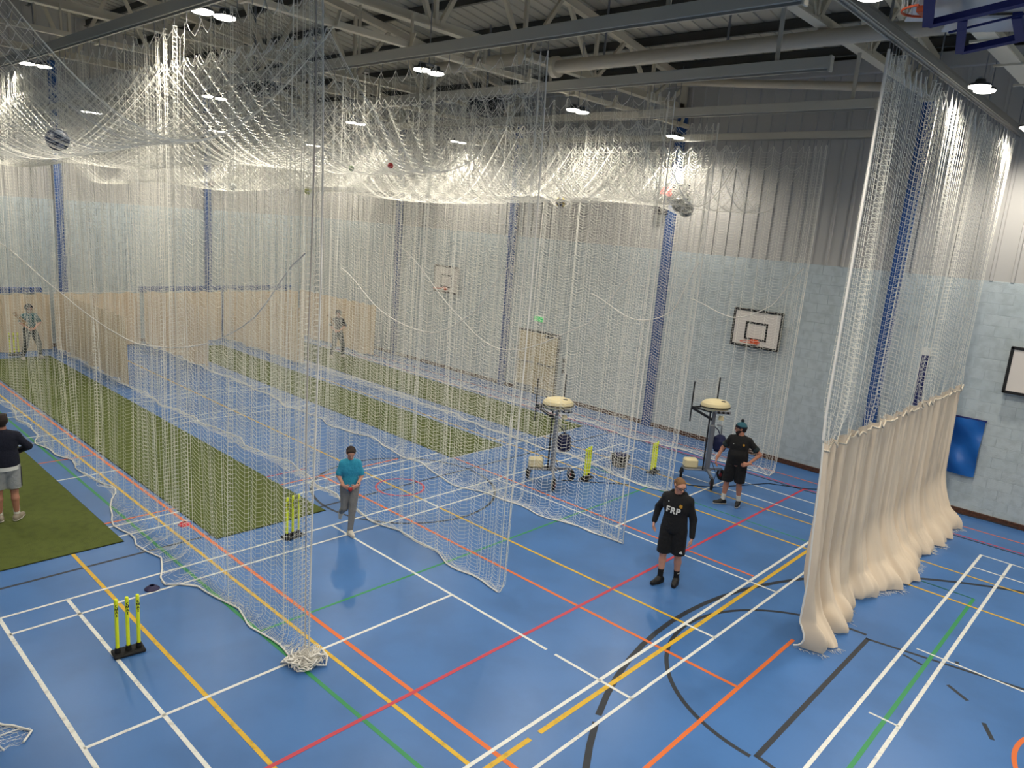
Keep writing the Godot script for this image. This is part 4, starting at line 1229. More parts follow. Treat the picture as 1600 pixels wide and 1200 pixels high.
# ---------- balls on the roof nets ----------
func make_balls() -> void:
	for a in [[2.9, 5.83, -10.17, 0.125, Color(0.10, 0.14, 0.22), "large dark football lying in the roof net at the top left", "football"], [5.9, 5.83, -8.56, 0.036, Color(0.36, 0.52, 0.10), "green tennis ball lying in the roof net", "ball"], [5.9, 5.87, -7.72, 0.036, Color(0.75, 0.10, 0.10), "red cricket ball lying in the roof net beside the green one", "ball"],
			[8.9, 5.66, -19.07, 0.09, Color(0.30, 0.26, 0.24), "brown ball in the roof net near a blue far wall column", "ball"], [8.9, 5.64, -17.9, 0.09, Color(0.50, 0.52, 0.50), "grey ball in the roof net right of the brown ball", "ball"], [8.9, 5.63, -14.5, 0.075, Color(0.78, 0.78, 0.40), "pale yellow ball in the roof net by the nearest net edge", "ball"],
			[11.9, 5.78, -9.9, 0.105, Color(0.12, 0.11, 0.2), "dark ball with yellow patches in the roof net of the middle lane", "football"], [14.9, 5.98, -8.97, 0.15, Color(0.33, 0.33, 0.31), "large grey ball in the roof net below the red clock digits", "football"], [15.26, 5.9, -8.97, 0.165, Color(0.05, 0.13, 0.16), "large dark teal ball in the roof net beside the grey one", "football"]]:
		var t := thing("ball", a[5], a[6], Vector3(a[0], a[1], a[2]), 0.0, "balls stuck on the roof nets")
		part(t, "shell", MB.new().sphere(Vector3.ZERO, Vector3.ONE * a[3], 24, 14).done(), mat(a[4], 0.45))
		var ring := []
		for k in 25: ring.append(Vector3(cos(TAU * k / 24), 0.25 * sin(TAU * k / 12), sin(TAU * k / 24)).normalized() * a[3] * 0.997)
		var seam := mat(a[4].lightened(0.45) if a[3] < 0.2 else a[4], 0.5)
		if a[5].contains("yellow patches"): seam = mat(Color(0.8, 0.7, 0.2), 0.5)
		part(t, "seam", MB.new().tube(ring, a[3] * 0.05, 5, false).done(), seam)
		if a[3] > 0.08:
			for k in 6:
				var dir := Vector3(sin(k * 2.1), cos(k * 1.3), cos(k * 2.1)).normalized()
				var side := dir.cross(Vector3.UP).normalized()
				var up := side.cross(dir)
				part(t, "panel", MB.new().lathe([Vector2(a[3] * 0.36, 0.0), Vector2(a[3] * 0.33, a[3] * 0.02), Vector2(0.0, a[3] * 0.055)], 5, Transform3D(Basis(side, dir, up), dir * a[3] * 0.95)).done(), seam)

# ---------- people ----------
# signed distances on a grid, joined with a smooth minimum and meshed as surface nets
class Field:
	var o: Vector3
	var c: float
	var nx: int
	var ny: int
	var nz: int
	var f := PackedFloat32Array()

	func _init(lo: Vector3, hi: Vector3, cell: float) -> void:
		o = lo
		c = cell
		nx = int((hi.x - lo.x) / c) + 2
		ny = int((hi.y - lo.y) / c) + 2
		nz = int((hi.z - lo.z) / c) + 2
		f.resize(nx * ny * nz)
		f.fill(1.0)

	# tapered capsule; thinner along fd by the factor fs
	func cap(a: Vector3, b: Vector3, ra: float, rb: float, k := 0.03, fd := Vector3.ZERO, fs := 1.0) -> Field:
		var m := k + c * 2.0
		var lo := (Vector3(minf(a.x - ra, b.x - rb), minf(a.y - ra, b.y - rb), minf(a.z - ra, b.z - rb)) - Vector3.ONE * m - o) / c
		var hi := (Vector3(maxf(a.x + ra, b.x + rb), maxf(a.y + ra, b.y + rb), maxf(a.z + ra, b.z + rb)) + Vector3.ONE * m - o) / c
		var x0 := maxi(0, int(lo.x)); var x1 := mini(nx - 1, int(hi.x) + 1)
		var y0 := maxi(0, int(lo.y)); var y1 := mini(ny - 1, int(hi.y) + 1)
		var z0 := maxi(0, int(lo.z)); var z1 := mini(nz - 1, int(hi.z) + 1)
		var ba := b - a
		ba += fd * (ba.dot(fd) * (fs - 1.0))
		var bb := maxf(ba.dot(ba), 1e-9)
		for iz in range(z0, z1 + 1):
			for iy in range(y0, y1 + 1):
				var q := Vector3(o.x, o.y + iy * c, o.z + iz * c) - a
				var at := (iz * ny + iy) * nx
				for ix in range(x0, x1 + 1):
					var p := q
					p.x += ix * c
					if fs != 1.0: p += fd * (p.dot(fd) * (fs - 1.0))
					var t := clampf(p.dot(ba) / bb, 0.0, 1.0)
					var d := (p - ba * t).length() - (ra + (rb - ra) * t)
					var e := f[at + ix]
					var h := k - absf(d - e)
					if h > 0.0:
						f[at + ix] = minf(d, e) - h * h / (4.0 * k)
					elif d < e:
						f[at + ix] = d
		return self

	# keep only the side of the plane that n points away from
	func cut(p: Vector3, n: Vector3) -> Field:
		for iz in nz:
			for iy in ny:
				var at := (iz * ny + iy) * nx
				var q := Vector3(o.x, o.y + iy * c, o.z + iz * c) - p
				var d := q.dot(n)
				for ix in nx:
					f[at + ix] = maxf(f[at + ix], d + ix * c * n.x)
		return self

	func at(p: Vector3) -> float:
		var q := (p - o) / c
		var i := clampi(int(q.x), 0, nx - 1)
		var j := clampi(int(q.y), 0, ny - 1)
		var k := clampi(int(q.z), 0, nz - 1)
		return f[(k * ny + j) * nx + i]

	# first surface met from p going along d
	func meet(p: Vector3, d: Vector3) -> Vector3:
		for i in 400:
			if at(p) < 0.0: return p
			p += d * 0.002
		return p

	func add_to(vs: PackedVector3Array, ns: PackedVector3Array, ix: PackedInt32Array) -> void:
		var vid := PackedInt32Array()
		vid.resize(f.size())
		vid.fill(-1)
		var sy := nx
		var sz := nx * ny
		var off := [0, 1, sy, sy + 1, sz, sz + 1, sz + sy, sz + sy + 1]
		var edges := [[0, 1], [2, 3], [4, 5], [6, 7], [0, 2], [1, 3], [4, 6], [5, 7], [0, 4], [1, 5], [2, 6], [3, 7]]
		var start := vs.size()
		for iz in nz - 1:
			for iy in ny - 1:
				var row := iz * sz + iy * sy
				for i in nx - 1:
					var b := row + i
					var f0 := f[b]
					if absf(f0) > c * 2.2: continue
					var mask := 0
					for k in 8:
						if f[b + off[k]] < 0.0: mask |= 1 << k
					if mask == 0 or mask == 255: continue
					var sum := Vector3.ZERO
					var n := 0
					for e in edges:
						var a0: int = e[0]
						var a1: int = e[1]
						if ((mask >> a0) & 1) == ((mask >> a1) & 1): continue
						var g0: float = f[b + off[a0]]
						var g1: float = f[b + off[a1]]
						var t := g0 / (g0 - g1)
						var p0 := Vector3(a0 & 1, (a0 >> 1) & 1, a0 >> 2)
						var p1 := Vector3(a1 & 1, (a1 >> 1) & 1, a1 >> 2)
						sum += p0.lerp(p1, t)
						n += 1
					vid[b] = vs.size()
					vs.append(o + (Vector3(i, iy, iz) + sum / n) * c)
					var gr := Vector3(f[b + 1] + f[b + sy + 1] + f[b + sz + 1] + f[b + sz + sy + 1] - f[b] - f[b + sy] - f[b + sz] - f[b + sz + sy], f[b + sy] + f[b + sy + 1] + f[b + sz + sy] + f[b + sz + sy + 1] - f[b] - f[b + 1] - f[b + sz] - f[b + sz + 1], f[b + sz] + f[b + sz + 1] + f[b + sz + sy] + f[b + sz + sy + 1] - f[b] - f[b + 1] - f[b + sy] - f[b + sy + 1])
					ns.append(gr.normalized())
		var steps := [1, sy, sz]
		for iz in range(1, nz - 1):
			for iy in range(1, ny - 1):
				var row := iz * sz + iy * sy
				for i in range(1, nx - 1):
					var b := row + i
					var f0 := f[b]
					if absf(f0) > c * 2.2: continue
					for ax in 3:
						var st: int = steps[ax]
						var inside := f0 < 0.0
						if inside == (f[b + st] < 0.0): continue
						var u: int = steps[(ax + 1) % 3]
						var w: int = steps[(ax + 2) % 3]
						var q0 := vid[b]
						var q1 := vid[b - u]
						var q2 := vid[b - u - w]
						var q3 := vid[b - w]
						if q0 < 0 or q1 < 0 or q2 < 0 or q3 < 0: continue
						if inside:
							ix.append_array([q0, q2, q1, q0, q3, q2])
						else:
							ix.append_array([q0, q1, q2, q0, q2, q3])

func skin_mesh(fields: Array) -> ArrayMesh:
	var vs := PackedVector3Array()
	var ns := PackedVector3Array()
	var ix := PackedInt32Array()
	for fl in fields: fl.add_to(vs, ns, ix)
	var a := []
	a.resize(Mesh.ARRAY_MAX)
	a[Mesh.ARRAY_VERTEX] = vs
	a[Mesh.ARRAY_NORMAL] = ns
	a[Mesh.ARRAY_INDEX] = ix
	var m := ArrayMesh.new()
	m.add_surface_from_arrays(Mesh.PRIMITIVE_TRIANGLES, a)
	return m

func bounds(pts: Array, m: float) -> Array:
	var lo: Vector3 = pts[0]
	var hi: Vector3 = pts[0]
	for p in pts:
		lo = Vector3(minf(lo.x, p.x), minf(lo.y, p.y), minf(lo.z, p.z))
		hi = Vector3(maxf(hi.x, p.x), maxf(hi.y, p.y), maxf(hi.z, p.z))
	return [lo - Vector3.ONE * m, hi + Vector3.ONE * m]

func hand_field(w: Vector3, d: Vector3, n: Vector3, t: Vector3, curl: float, cell: float, size: float) -> Field:
	d = d.normalized()
	n = (n - d * n.dot(d)).normalized()
	t = (t - d * t.dot(d) - n * t.dot(n)).normalized()
	var s := size
	var f := Field.new(w + d * 0.07 * s - Vector3.ONE * 0.14 * s, w + d * 0.07 * s + Vector3.ONE * 0.14 * s, cell)
	f.cap(w - d * 0.05 * s, w + d * 0.015 * s, 0.029 * s, 0.027 * s, 0.01, n, 1.25)
	for q in [-0.024, 0.0, 0.024]:
		f.cap(w + d * 0.015 * s + t * q * 0.6 * s, w + d * 0.085 * s + t * q * s, 0.021 * s, 0.019 * s, 0.012, n, 1.45)
	var base := [0.031, 0.0105, -0.0105, -0.030]
	var lens := [0.070, 0.080, 0.074, 0.058]
	for k in 4:
		var p: Vector3 = w + d * (0.088 - 0.004 * absf(k - 1.2)) * s + t * base[k] * s
		var a := curl * (0.75 + 0.12 * k)
		var d1 := (d * cos(a) + n * sin(a)).normalized()
		var d2 := (d * cos(a * 2.1) + n * sin(a * 2.1)).normalized()
		var q: Vector3 = p + d1 * lens[k] * 0.52 * s
		f.cap(p - d * 0.015 * s, q, 0.0096 * s, 0.0088 * s, 0.004)
		f.cap(q, q + d2 * lens[k] * 0.48 * s, 0.0088 * s, 0.0075 * s, 0.004)
	var b := w + d * 0.028 * s + t * 0.028 * s
	var m := b + (t * 0.55 + d * 0.75 + n * 0.3).normalized() * 0.042 * s
	f.cap(b - t * 0.01 * s, m, 0.0135 * s, 0.0108 * s, 0.008)
	f.cap(m, m + (d * 0.9 + t * 0.1 + n * (0.2 + curl * 0.4)).normalized() * 0.034 * s, 0.0108 * s, 0.0085 * s, 0.004)
	return f

# j: joints in metres of a 1.8 m figure (x to the figure's left, z forwards); k: what it wears
func person(label: String, at: Vector3, turn: float, scale: float, over: Dictionary, k: Dictionary) -> Node3D:
	var root := thing("person", label, "person", at, turn)
	root.scale = Vector3.ONE * scale
	var j := {"pelvis": Vector3(0, 0.97, 0), "waist": Vector3(0, 1.1, 0.0), "chest": Vector3(0, 1.31, 0.0), "neck": Vector3(0, 1.50, -0.015), "head": Vector3(0, 1.665, 0.02),
		"shl": Vector3(0.172, 1.418, -0.015), "shr": Vector3(-0.172, 1.418, -0.015), "ell": Vector3(0.25, 1.17, -0.03), "elr": Vector3(-0.25, 1.17, -0.03), "wrl": Vector3(0.27, 0.93, 0.05), "wrr": Vector3(-0.27, 0.93, 0.05),
		"hil": Vector3(0.092, 0.93, 0), "hir": Vector3(-0.092, 0.93, 0), "knl": Vector3(0.105, 0.5, 0.02), "knr": Vector3(-0.105, 0.5, 0.02), "anl": Vector3(0.115, 0.09, -0.03), "anr": Vector3(-0.115, 0.09, -0.03), "tol": Vector3(0.2, 0, 1), "tor": Vector3(-0.2, 0, 1),
		"fwd": Vector3(0, 0, 1), "face": Vector3(0, -0.05, 1), "hdl": Vector3(0, -1, 0.1), "hdr": Vector3(0, -1, 0.1), "pnl": Vector3(-1, 0, 0), "pnr": Vector3(1, 0, 0), "thl": Vector3(0, 0, 1), "thr": Vector3(0, 0, 1)}
	j.merge(over, true)
	var cell: float = k.get("cell", 0.014)
	var fat: float = k.get("fat", 0.0)
	var F: Vector3 = j.fwd.normalized()
	var L := Vector3.UP.cross(F).normalized()
	var face: Vector3 = j.face.normalized()
	var hl := Vector3.UP.cross(face).normalized()
	var hu := face.cross(hl).normalized()
	var H: Vector3 = j.head
	var skin: StandardMaterial3D = k.get("skin", M.skin)
	var all := []
	for q in ["pelvis", "chest", "neck", "shl", "shr", "ell", "elr", "wrl", "wrr", "hil", "hir", "knl", "knr", "anl", "anr"]: all.append(j[q])
	var bb := bounds(all, 0.16)
	# body: trunk, arms and legs in one field
	var b := Field.new(bb[0], bb[1], cell)
	trunk(b, j, F, L, 0.0, fat)
	for s in ["l", "r"]:
		b.cap(j["sh" + s], j["el" + s], 0.052, 0.042, 0.03)
		b.cap(j["el" + s], j["wr" + s], 0.042, 0.028, 0.015)
		b.cap(j["hi" + s], j["kn" + s], 0.085, 0.056, 0.04)
		var calf: Vector3 = j["kn" + s].lerp(j["an" + s], 0.3) - F * 0.018
		b.cap(j["kn" + s], calf, 0.054, 0.057, 0.02)
		b.cap(calf, j["an" + s], 0.056, 0.037, 0.02)
	b.cap(j.neck - Vector3(0, 0.04, 0), H - hu * 0.07 - face * 0.02, 0.06, 0.056, 0.03)
	# head and neck on a finer grid
	var hc := minf(cell * 0.65, 0.009)
	var h := Field.new(H - Vector3.ONE * 0.17 - Vector3(0, 0.05, 0), H + Vector3.ONE * 0.17, hc)
	h.cap(j.neck.lerp(H, 0.25), H - hu * 0.06 - face * 0.02, 0.058, 0.055, 0.02)
	h.cap(H - face * 0.028 + hu * 0.022, H + face * 0.022 + hu * 0.024, 0.084, 0.080, 0.02, hl, 1.1)
	h.cap(H + face * 0.028, H + face * 0.050 - hu * 0.082, 0.066, 0.040, 0.03, hl, 1.08)
	h.cap(H + face * 0.088 + hu * 0.012, H + face * 0.112 - hu * 0.026, 0.010, 0.015, 0.012)
	h.cap(H + face * 0.080 + hu * 0.032 - hl * 0.04, H + face * 0.080 + hu * 0.032 + hl * 0.04, 0.016, 0.016, 0.014)
	h.cap(H + face * 0.090 - hu * 0.056 - hl * 0.014, H + face * 0.090 - hu * 0.056 + hl * 0.014, 0.011, 0.011, 0.008)
	for s in [-1.0, 1.0]:
		h.cap(H + hl * 0.082 * s + hu * 0.016 - face * 0.012, H + hl * 0.080 * s - hu * 0.024 - face * 0.004, 0.02, 0.014, 0.006, hl, 1.8)
	var parts := [b, h]
	var hs: float = k.get("hand", 1.0)
	var hcell: float = k.get("hand_cell", 0.0048)
	parts.append(hand_field(j.wrl, j.hdl, j.pnl, j.thl, k.get("curl", 0.45), hcell, hs))
	parts.append(hand_field(j.wrr, j.hdr, j.pnr, j.thr, k.get("curl", 0.45), hcell, hs))
	part(root, "body", skin_mesh(parts), skin)
	# face
	for s in [-1.0, 1.0]:
		part(root, "eye", MB.new().sphere(H + face * 0.089 + hl * 0.031 * s + hu * 0.009, Vector3.ONE * 0.0095, 8, 6).done(), M.eye)
		part(root, "eyebrow", MB.new().tube([H + face * 0.098 + hl * 0.016 * s + hu * 0.032, H + face * 0.095 + hl * 0.032 * s + hu * 0.037, H + face * 0.084 + hl * 0.048 * s + hu * 0.033], 0.004, 5).done(), k.get("hair", M.hair_brown))
	part(root, "mouth", MB.new().tube([H + face * 0.093 - hl * 0.022 - hu * 0.057, H + face * 0.1015 - hu * 0.057, H + face * 0.093 + hl * 0.022 - hu * 0.057], 0.0045, 5).done(), M.lip)
	# hair
	if k.has("hair"):
		var r: float = k.get("hair_long", 0.0)
		var hf := Field.new(H - Vector3.ONE * 0.17, H + Vector3.ONE * 0.17, hc)
		hf.cap(H - face * 0.034 + hu * 0.026, H + face * 0.020 + hu * 0.030, 0.088 + r * 0.5, 0.083 + r * 0.5, 0.02, hl, 1.08)
		hf.cap(H - face * 0.045 + hu * 0.01, H - face * 0.05 - hu * 0.05 - hu * r, 0.075, 0.055, 0.03, hl, 1.05)
		if r > 0.0: hf.cap(H + face * 0.075 + hu * 0.075 - hl * 0.05, H + face * 0.078 + hu * 0.06 + hl * 0.05, 0.028, 0.028, 0.03)
		var hr := RandomNumberGenerator.new()
		hr.seed = 77
		for q in 26:
			var a := hr.randf() * TAU
			var e := hr.randf_range(0.15, 1.5)
			var dv := (hl * cos(a) * sin(e) * 0.92 + face * sin(a) * sin(e) + hu * cos(e)).normalized()
			var root_at := H - face * 0.01 + hu * 0.025 + dv * (0.074 + r * 0.4)
			var flow := (face * 0.5 - hu * 0.6 + hl * hr.randf_range(-0.5, 0.5) - dv * dv.dot(face * 0.5 - hu * 0.6)).normalized()
			hf.cap(root_at - flow * 0.02, root_at + flow * 0.035, 0.016 + r * 0.2, 0.009, 0.006)
		hf.cut(H + face * (0.055 + r * 0.9) + hu * (0.055 - r * 0.5), (face * 0.86 - hu * 0.5).normalized())
		hf.cut(H - face * 0.02 - hu * (0.07 + r), (-hu).normalized())
		part(root, "hair", skin_mesh([hf]), k.hair)
	if k.has("beanie"): beanie(root, H, face, hl, hu, hc)
	if k.has("helmet"): helmet(root, H, face, hl, hu, hc, k.helmet)
	if k.has("beard"):
		var bf := Field.new(H - Vector3.ONE * 0.17, H + Vector3.ONE * 0.1, hc)
		bf.cap(H + face * 0.018 - hu * 0.03, H + face * 0.055 - hu * 0.088, 0.072, 0.044, 0.03, hl, 1.04)
		bf.cut(H - hu * 0.035, (hu * 0.9 - face * 0.35).normalized())
		part(root, "beard", skin_mesh([bf]), k.beard)
	if k.has("glasses"):
		var gl := MB.new()
		for s in [-1.0, 1.0]:
			var ring := []
			for q in 13: ring.append(H + face * 0.106 + hl * (0.033 * s + 0.024 * cos(TAU * q / 12)) + hu * (0.006 + 0.018 * sin(TAU * q / 12)))
			gl.tube(ring, 0.0032, 5, false)
			gl.tube([H + face * 0.103 + hl * 0.057 * s + hu * 0.012, H + face * 0.03 + hl * 0.088 * s + hu * 0.012, H - face * 0.015 + hl * 0.09 * s + hu * 0.004], 0.0032, 5)
		gl.tube([H + face * 0.108 - hl * 0.009 + hu * 0.01, H + face * 0.112 + hu * 0.013, H + face * 0.108 + hl * 0.009 + hu * 0.01], 0.0032, 5)
		part(root, "spectacles", gl.done(), M.black)
	# clothes
	var t := Field.new(bb[0] - Vector3.ONE * 0.03, bb[1] + Vector3.ONE * 0.03, cell)
	trunk(t, j, F, L, k.get("loose", 0.018), fat)
	var sl: float = k.get("sleeve", 1.0)
	for s in ["l", "r"]:
		if sl >= 1.0:
			t.cap(j["sh" + s], j["el" + s], 0.064, 0.058, 0.035)
			t.cap(j["el" + s], j["wr" + s].lerp(j["el" + s], 0.08), 0.058, 0.044, 0.02)
			t.cap(j["wr" + s].lerp(j["el" + s], 0.13), j["wr" + s].lerp(j["el" + s], 0.03), 0.042, 0.040, 0.006)
		else:
			t.cap(j["sh" + s], j["sh" + s].lerp(j["el" + s], sl), 0.062, 0.070, 0.035)
	t.cap(j.neck - Vector3(0, 0.05, 0), j.neck - Vector3(0, 0.005, 0), 0.085, 0.068, 0.03)
	var hem: float = k.get("hem", 0.9)
	t.cut(Vector3(0, hem, 0), Vector3.DOWN)
	t.cut(j.neck + Vector3(0, k.get("collar", 0.035), 0.02), Vector3(0, 0.92, 0.38))
	if k.has("hood"):
		t.cap(j.neck + L * 0.09 - F * 0.02 + Vector3(0, 0.01, 0), j.neck - F * 0.10 - Vector3(0, 0.02, 0), 0.045, 0.062, 0.03)
		t.cap(j.neck - L * 0.09 - F * 0.02 + Vector3(0, 0.01, 0), j.neck - F * 0.10 - Vector3(0, 0.02, 0), 0.045, 0.062, 0.03)
	part(root, k.get("top_name", "shirt"), skin_mesh([t]), k.top)
	if k.has("undershirt"):
		part(root, "shirt_hem", MB.new().lathe([Vector2(0.148, hem - 0.045), Vector2(0.15, hem + 0.02)], 24, Transform3D(Basis().scaled(Vector3(1.34 + fat * 4.0, 1, 1.1 + fat * 4.0)), Vector3(j.pelvis.x, 0, j.pelvis.z))).done(), k.undershirt)
	var w := Field.new(bb[0] - Vector3.ONE * 0.03, bb[1] + Vector3.ONE * 0.03, cell)
	var g: float = k.get("leg_loose", 0.022)
	w.cap(j.pelvis + L * 0.06 + Vector3(0, 0.05, 0), j.pelvis - L * 0.06 + Vector3(0, 0.05, 0), 0.125 + fat, 0.125 + fat, 0.03, F, 1.12)
	for s in ["l", "r"]:
		var n: float = k.get("leg", 0.8)
		if n < 1.0:
			w.cap(j["hi" + s], j["hi" + s].lerp(j["kn" + s], n), 0.092 + g, 0.078 + g, 0.035)
			var dd: Vector3 = (j["kn" + s] - j["hi" + s]).normalized()
		else:
			w.cap(j["hi" + s], j["kn" + s], 0.088 + g, 0.062 + g, 0.035)
			w.cap(j["kn" + s], j["an" + s] + Vector3(0, 0.02, 0), 0.062 + g, 0.040 + g, 0.02)
	w.cut(j.pelvis + Vector3(0, 0.14, 0), Vector3.UP)
	if k.get("leg", 0.8) < 1.0: w.cut(Vector3(0, k.get("short_hem", 0.54), 0), Vector3.DOWN)
	part(root, k.get("bottom_name", "shorts"), skin_mesh([w]), k.bottom)
	# socks and shoes
	for s in ["l", "r"]:
		var an: Vector3 = j["an" + s]
		var shin: Vector3 = (j["kn" + s] - an).normalized()
		if k.has("sock"):
			part(root, "sock", MB.new().tube([an - shin * 0.02, an + shin * 0.06, an + shin * 0.15], [0.047, 0.044, 0.048], 12).done(), k.sock)
		var td: Vector3 = j["to" + s].normalized()
		var up: Vector3 = k.get("foot_up_" + s, Vector3.UP)
		up = (up - td * up.dot(td)).normalized()
		var sd := up.cross(td)
		var heel: Vector3 = an - up * 0.042 - td * 0.045
		var toe: Vector3 = an - up * 0.052 + td * 0.165
		var sb := bounds([heel, toe, an], 0.1)
		var sc := minf(cell * 0.6, 0.009)
		var sf := Field.new(sb[0], sb[1], sc)
		sf.cap(heel, heel.lerp(toe, 0.45) + up * 0.012, 0.042, 0.046, 0.03)
		sf.cap(heel.lerp(toe, 0.4), toe, 0.048, 0.036, 0.03)
		sf.cap(an + up * 0.01, heel + up * 0.02 + td * 0.02, 0.046, 0.042, 0.03)
		sf.cut(an - up * 0.078, -up)
		part(root, "shoe", skin_mesh([sf]), k.shoe)
		var so := Field.new(sb[0], sb[1], sc)
		so.cap(heel - up * 0.012, heel.lerp(toe, 0.5) - up * 0.008, 0.047, 0.05, 0.03)
		so.cap(heel.lerp(toe, 0.45) - up * 0.008, toe - up * 0.006, 0.051, 0.040, 0.03)
		so.cut(an - up * 0.088, -up)
		so.cut(an - up * 0.064, up)
		part(root, "sole", skin_mesh([so]), k.sole)
	root.set_meta("front", t.meet(j.chest + F * 0.4, -F))
	shared.top = t
	return root

func trunk(f: Field, j: Dictionary, F: Vector3, L: Vector3, x: float, fat: float) -> void:
	f.cap(j.pelvis + L * 0.062, j.pelvis - L * 0.062, 0.112 + x + fat, 0.112 + x + fat, 0.04, F, 1.12)
	f.cap(j.waist + L * 0.05, j.waist - L * 0.05, 0.108 + x + fat * 1.6, 0.108 + x + fat * 1.6, 0.06, F, 1.15)
	f.cap(j.pelvis, j.chest, 0.118 + x + fat, 0.122 + x + fat * 0.6, 0.06, F, 1.15)
	f.cap(j.chest + L * 0.072, j.chest - L * 0.072, 0.112 + x, 0.112 + x, 0.06, F, 1.12)
	f.cap(j.shl, j.shr, 0.054 + x * 0.6, 0.054 + x * 0.6, 0.07)
	f.cap(j.neck - Vector3(0, 0.045, 0), j.shl, 0.05 + x * 0.5, 0.045 + x * 0.5, 0.05)
	f.cap(j.neck - Vector3(0, 0.045, 0), j.shr, 0.05 + x * 0.5, 0.045 + x * 0.5, 0.05)
	f.cap(j.chest.lerp(j.neck, 0.45) + L * 0.06, j.chest.lerp(j.neck, 0.45) - L * 0.06, 0.085 + x, 0.085 + x, 0.06, F, 1.1)
	if fat > 0.0: f.cap(j.waist + F * 0.05, j.waist + F * 0.05, 0.105 + x, 0.105 + x, 0.06)

func beanie(root: Node3D, H: Vector3, face: Vector3, hl: Vector3, hu: Vector3, hc: float) -> void:
	var f := Field.new(H - Vector3.ONE * 0.17, H + Vector3.ONE * 0.2, hc)
	f.cap(H - face * 0.03 + hu * 0.035, H + face * 0.012 + hu * 0.045, 0.094, 0.089, 0.02, hl, 1.05)
	f.cap(H - face * 0.02 + hu * 0.06, H - face * 0.03 + hu * 0.115, 0.08, 0.03, 0.04)
	f.cut(H + hu * 0.045, -(hu * 0.97 - face * 0.2).normalized())
	part(root, "beanie", skin_mesh([f]), M.teal_knit)
	var band := Field.new(H - Vector3.ONE * 0.17, H + Vector3.ONE * 0.2, hc)
	band.cap(H - face * 0.03 + hu * 0.03, H + face * 0.014 + hu * 0.036, 0.101, 0.095, 0.02, hl, 1.05)
	var bn := (hu * 0.97 - face * 0.2).normalized()
	band.cut(H + hu * 0.015, -bn)
	band.cut(H + hu * 0.068, bn)
	part(root, "beanie_band", skin_mesh([band]), M.navy)
	part(root, "pompom", MB.new().sphere(H - face * 0.03 + hu * 0.165, Vector3(0.036, 0.034, 0.036), 12, 8).done(), M.navy)

func helmet(root: Node3D, H: Vector3, face: Vector3, hl: Vector3, hu: Vector3, hc: float, m: Material) -> void:
	var f := Field.new(H - Vector3.ONE * 0.2, H + Vector3.ONE * 0.2, hc)
	f.cap(H - face * 0.03 + hu * 0.03, H + face * 0.02 + hu * 0.03, 0.112, 0.106, 0.02)
	f.cap(H - face * 0.02, H - face * 0.03 - hu * 0.05, 0.1, 0.09, 0.03)
	f.cut(H + face * 0.035 + hu * 0.02, (face * 0.8 - hu * 0.6).normalized())
	f.cap(H + face * 0.08 + hu * 0.055 - hl * 0.05, H + face * 0.08 + hu * 0.055 + hl * 0.05, 0.028, 0.028, 0.02, hu, 2.0)
	part(root, "helmet", skin_mesh([f]), m)
	var g := MB.new()
	for q in 4:
		var y := 0.02 - 0.035 * q
		g.tube([H + hl * 0.1 + face * 0.02 + hu * y, H + hl * 0.06 + face * 0.12 + hu * y, H - hl * 0.06 + face * 0.12 + hu * y, H - hl * 0.1 + face * 0.02 + hu * y], 0.004, 5)
	part(root, "face_grille", g.done(), M.dark_steel)

func fabric(col: Color, sd: int) -> StandardMaterial3D:
	var m := mat(col, 0.9)
	m.rim_enabled = true
	m.rim = 0.15
	m.normal_enabled = true
	if not shared.has("cloth"): shared.cloth = normal_tex(0.02, sd, 6.0, 4)
	m.normal_texture = shared.cloth
	m.uv1_triplanar = true
	m.uv1_scale = Vector3.ONE * 1.3
	return m

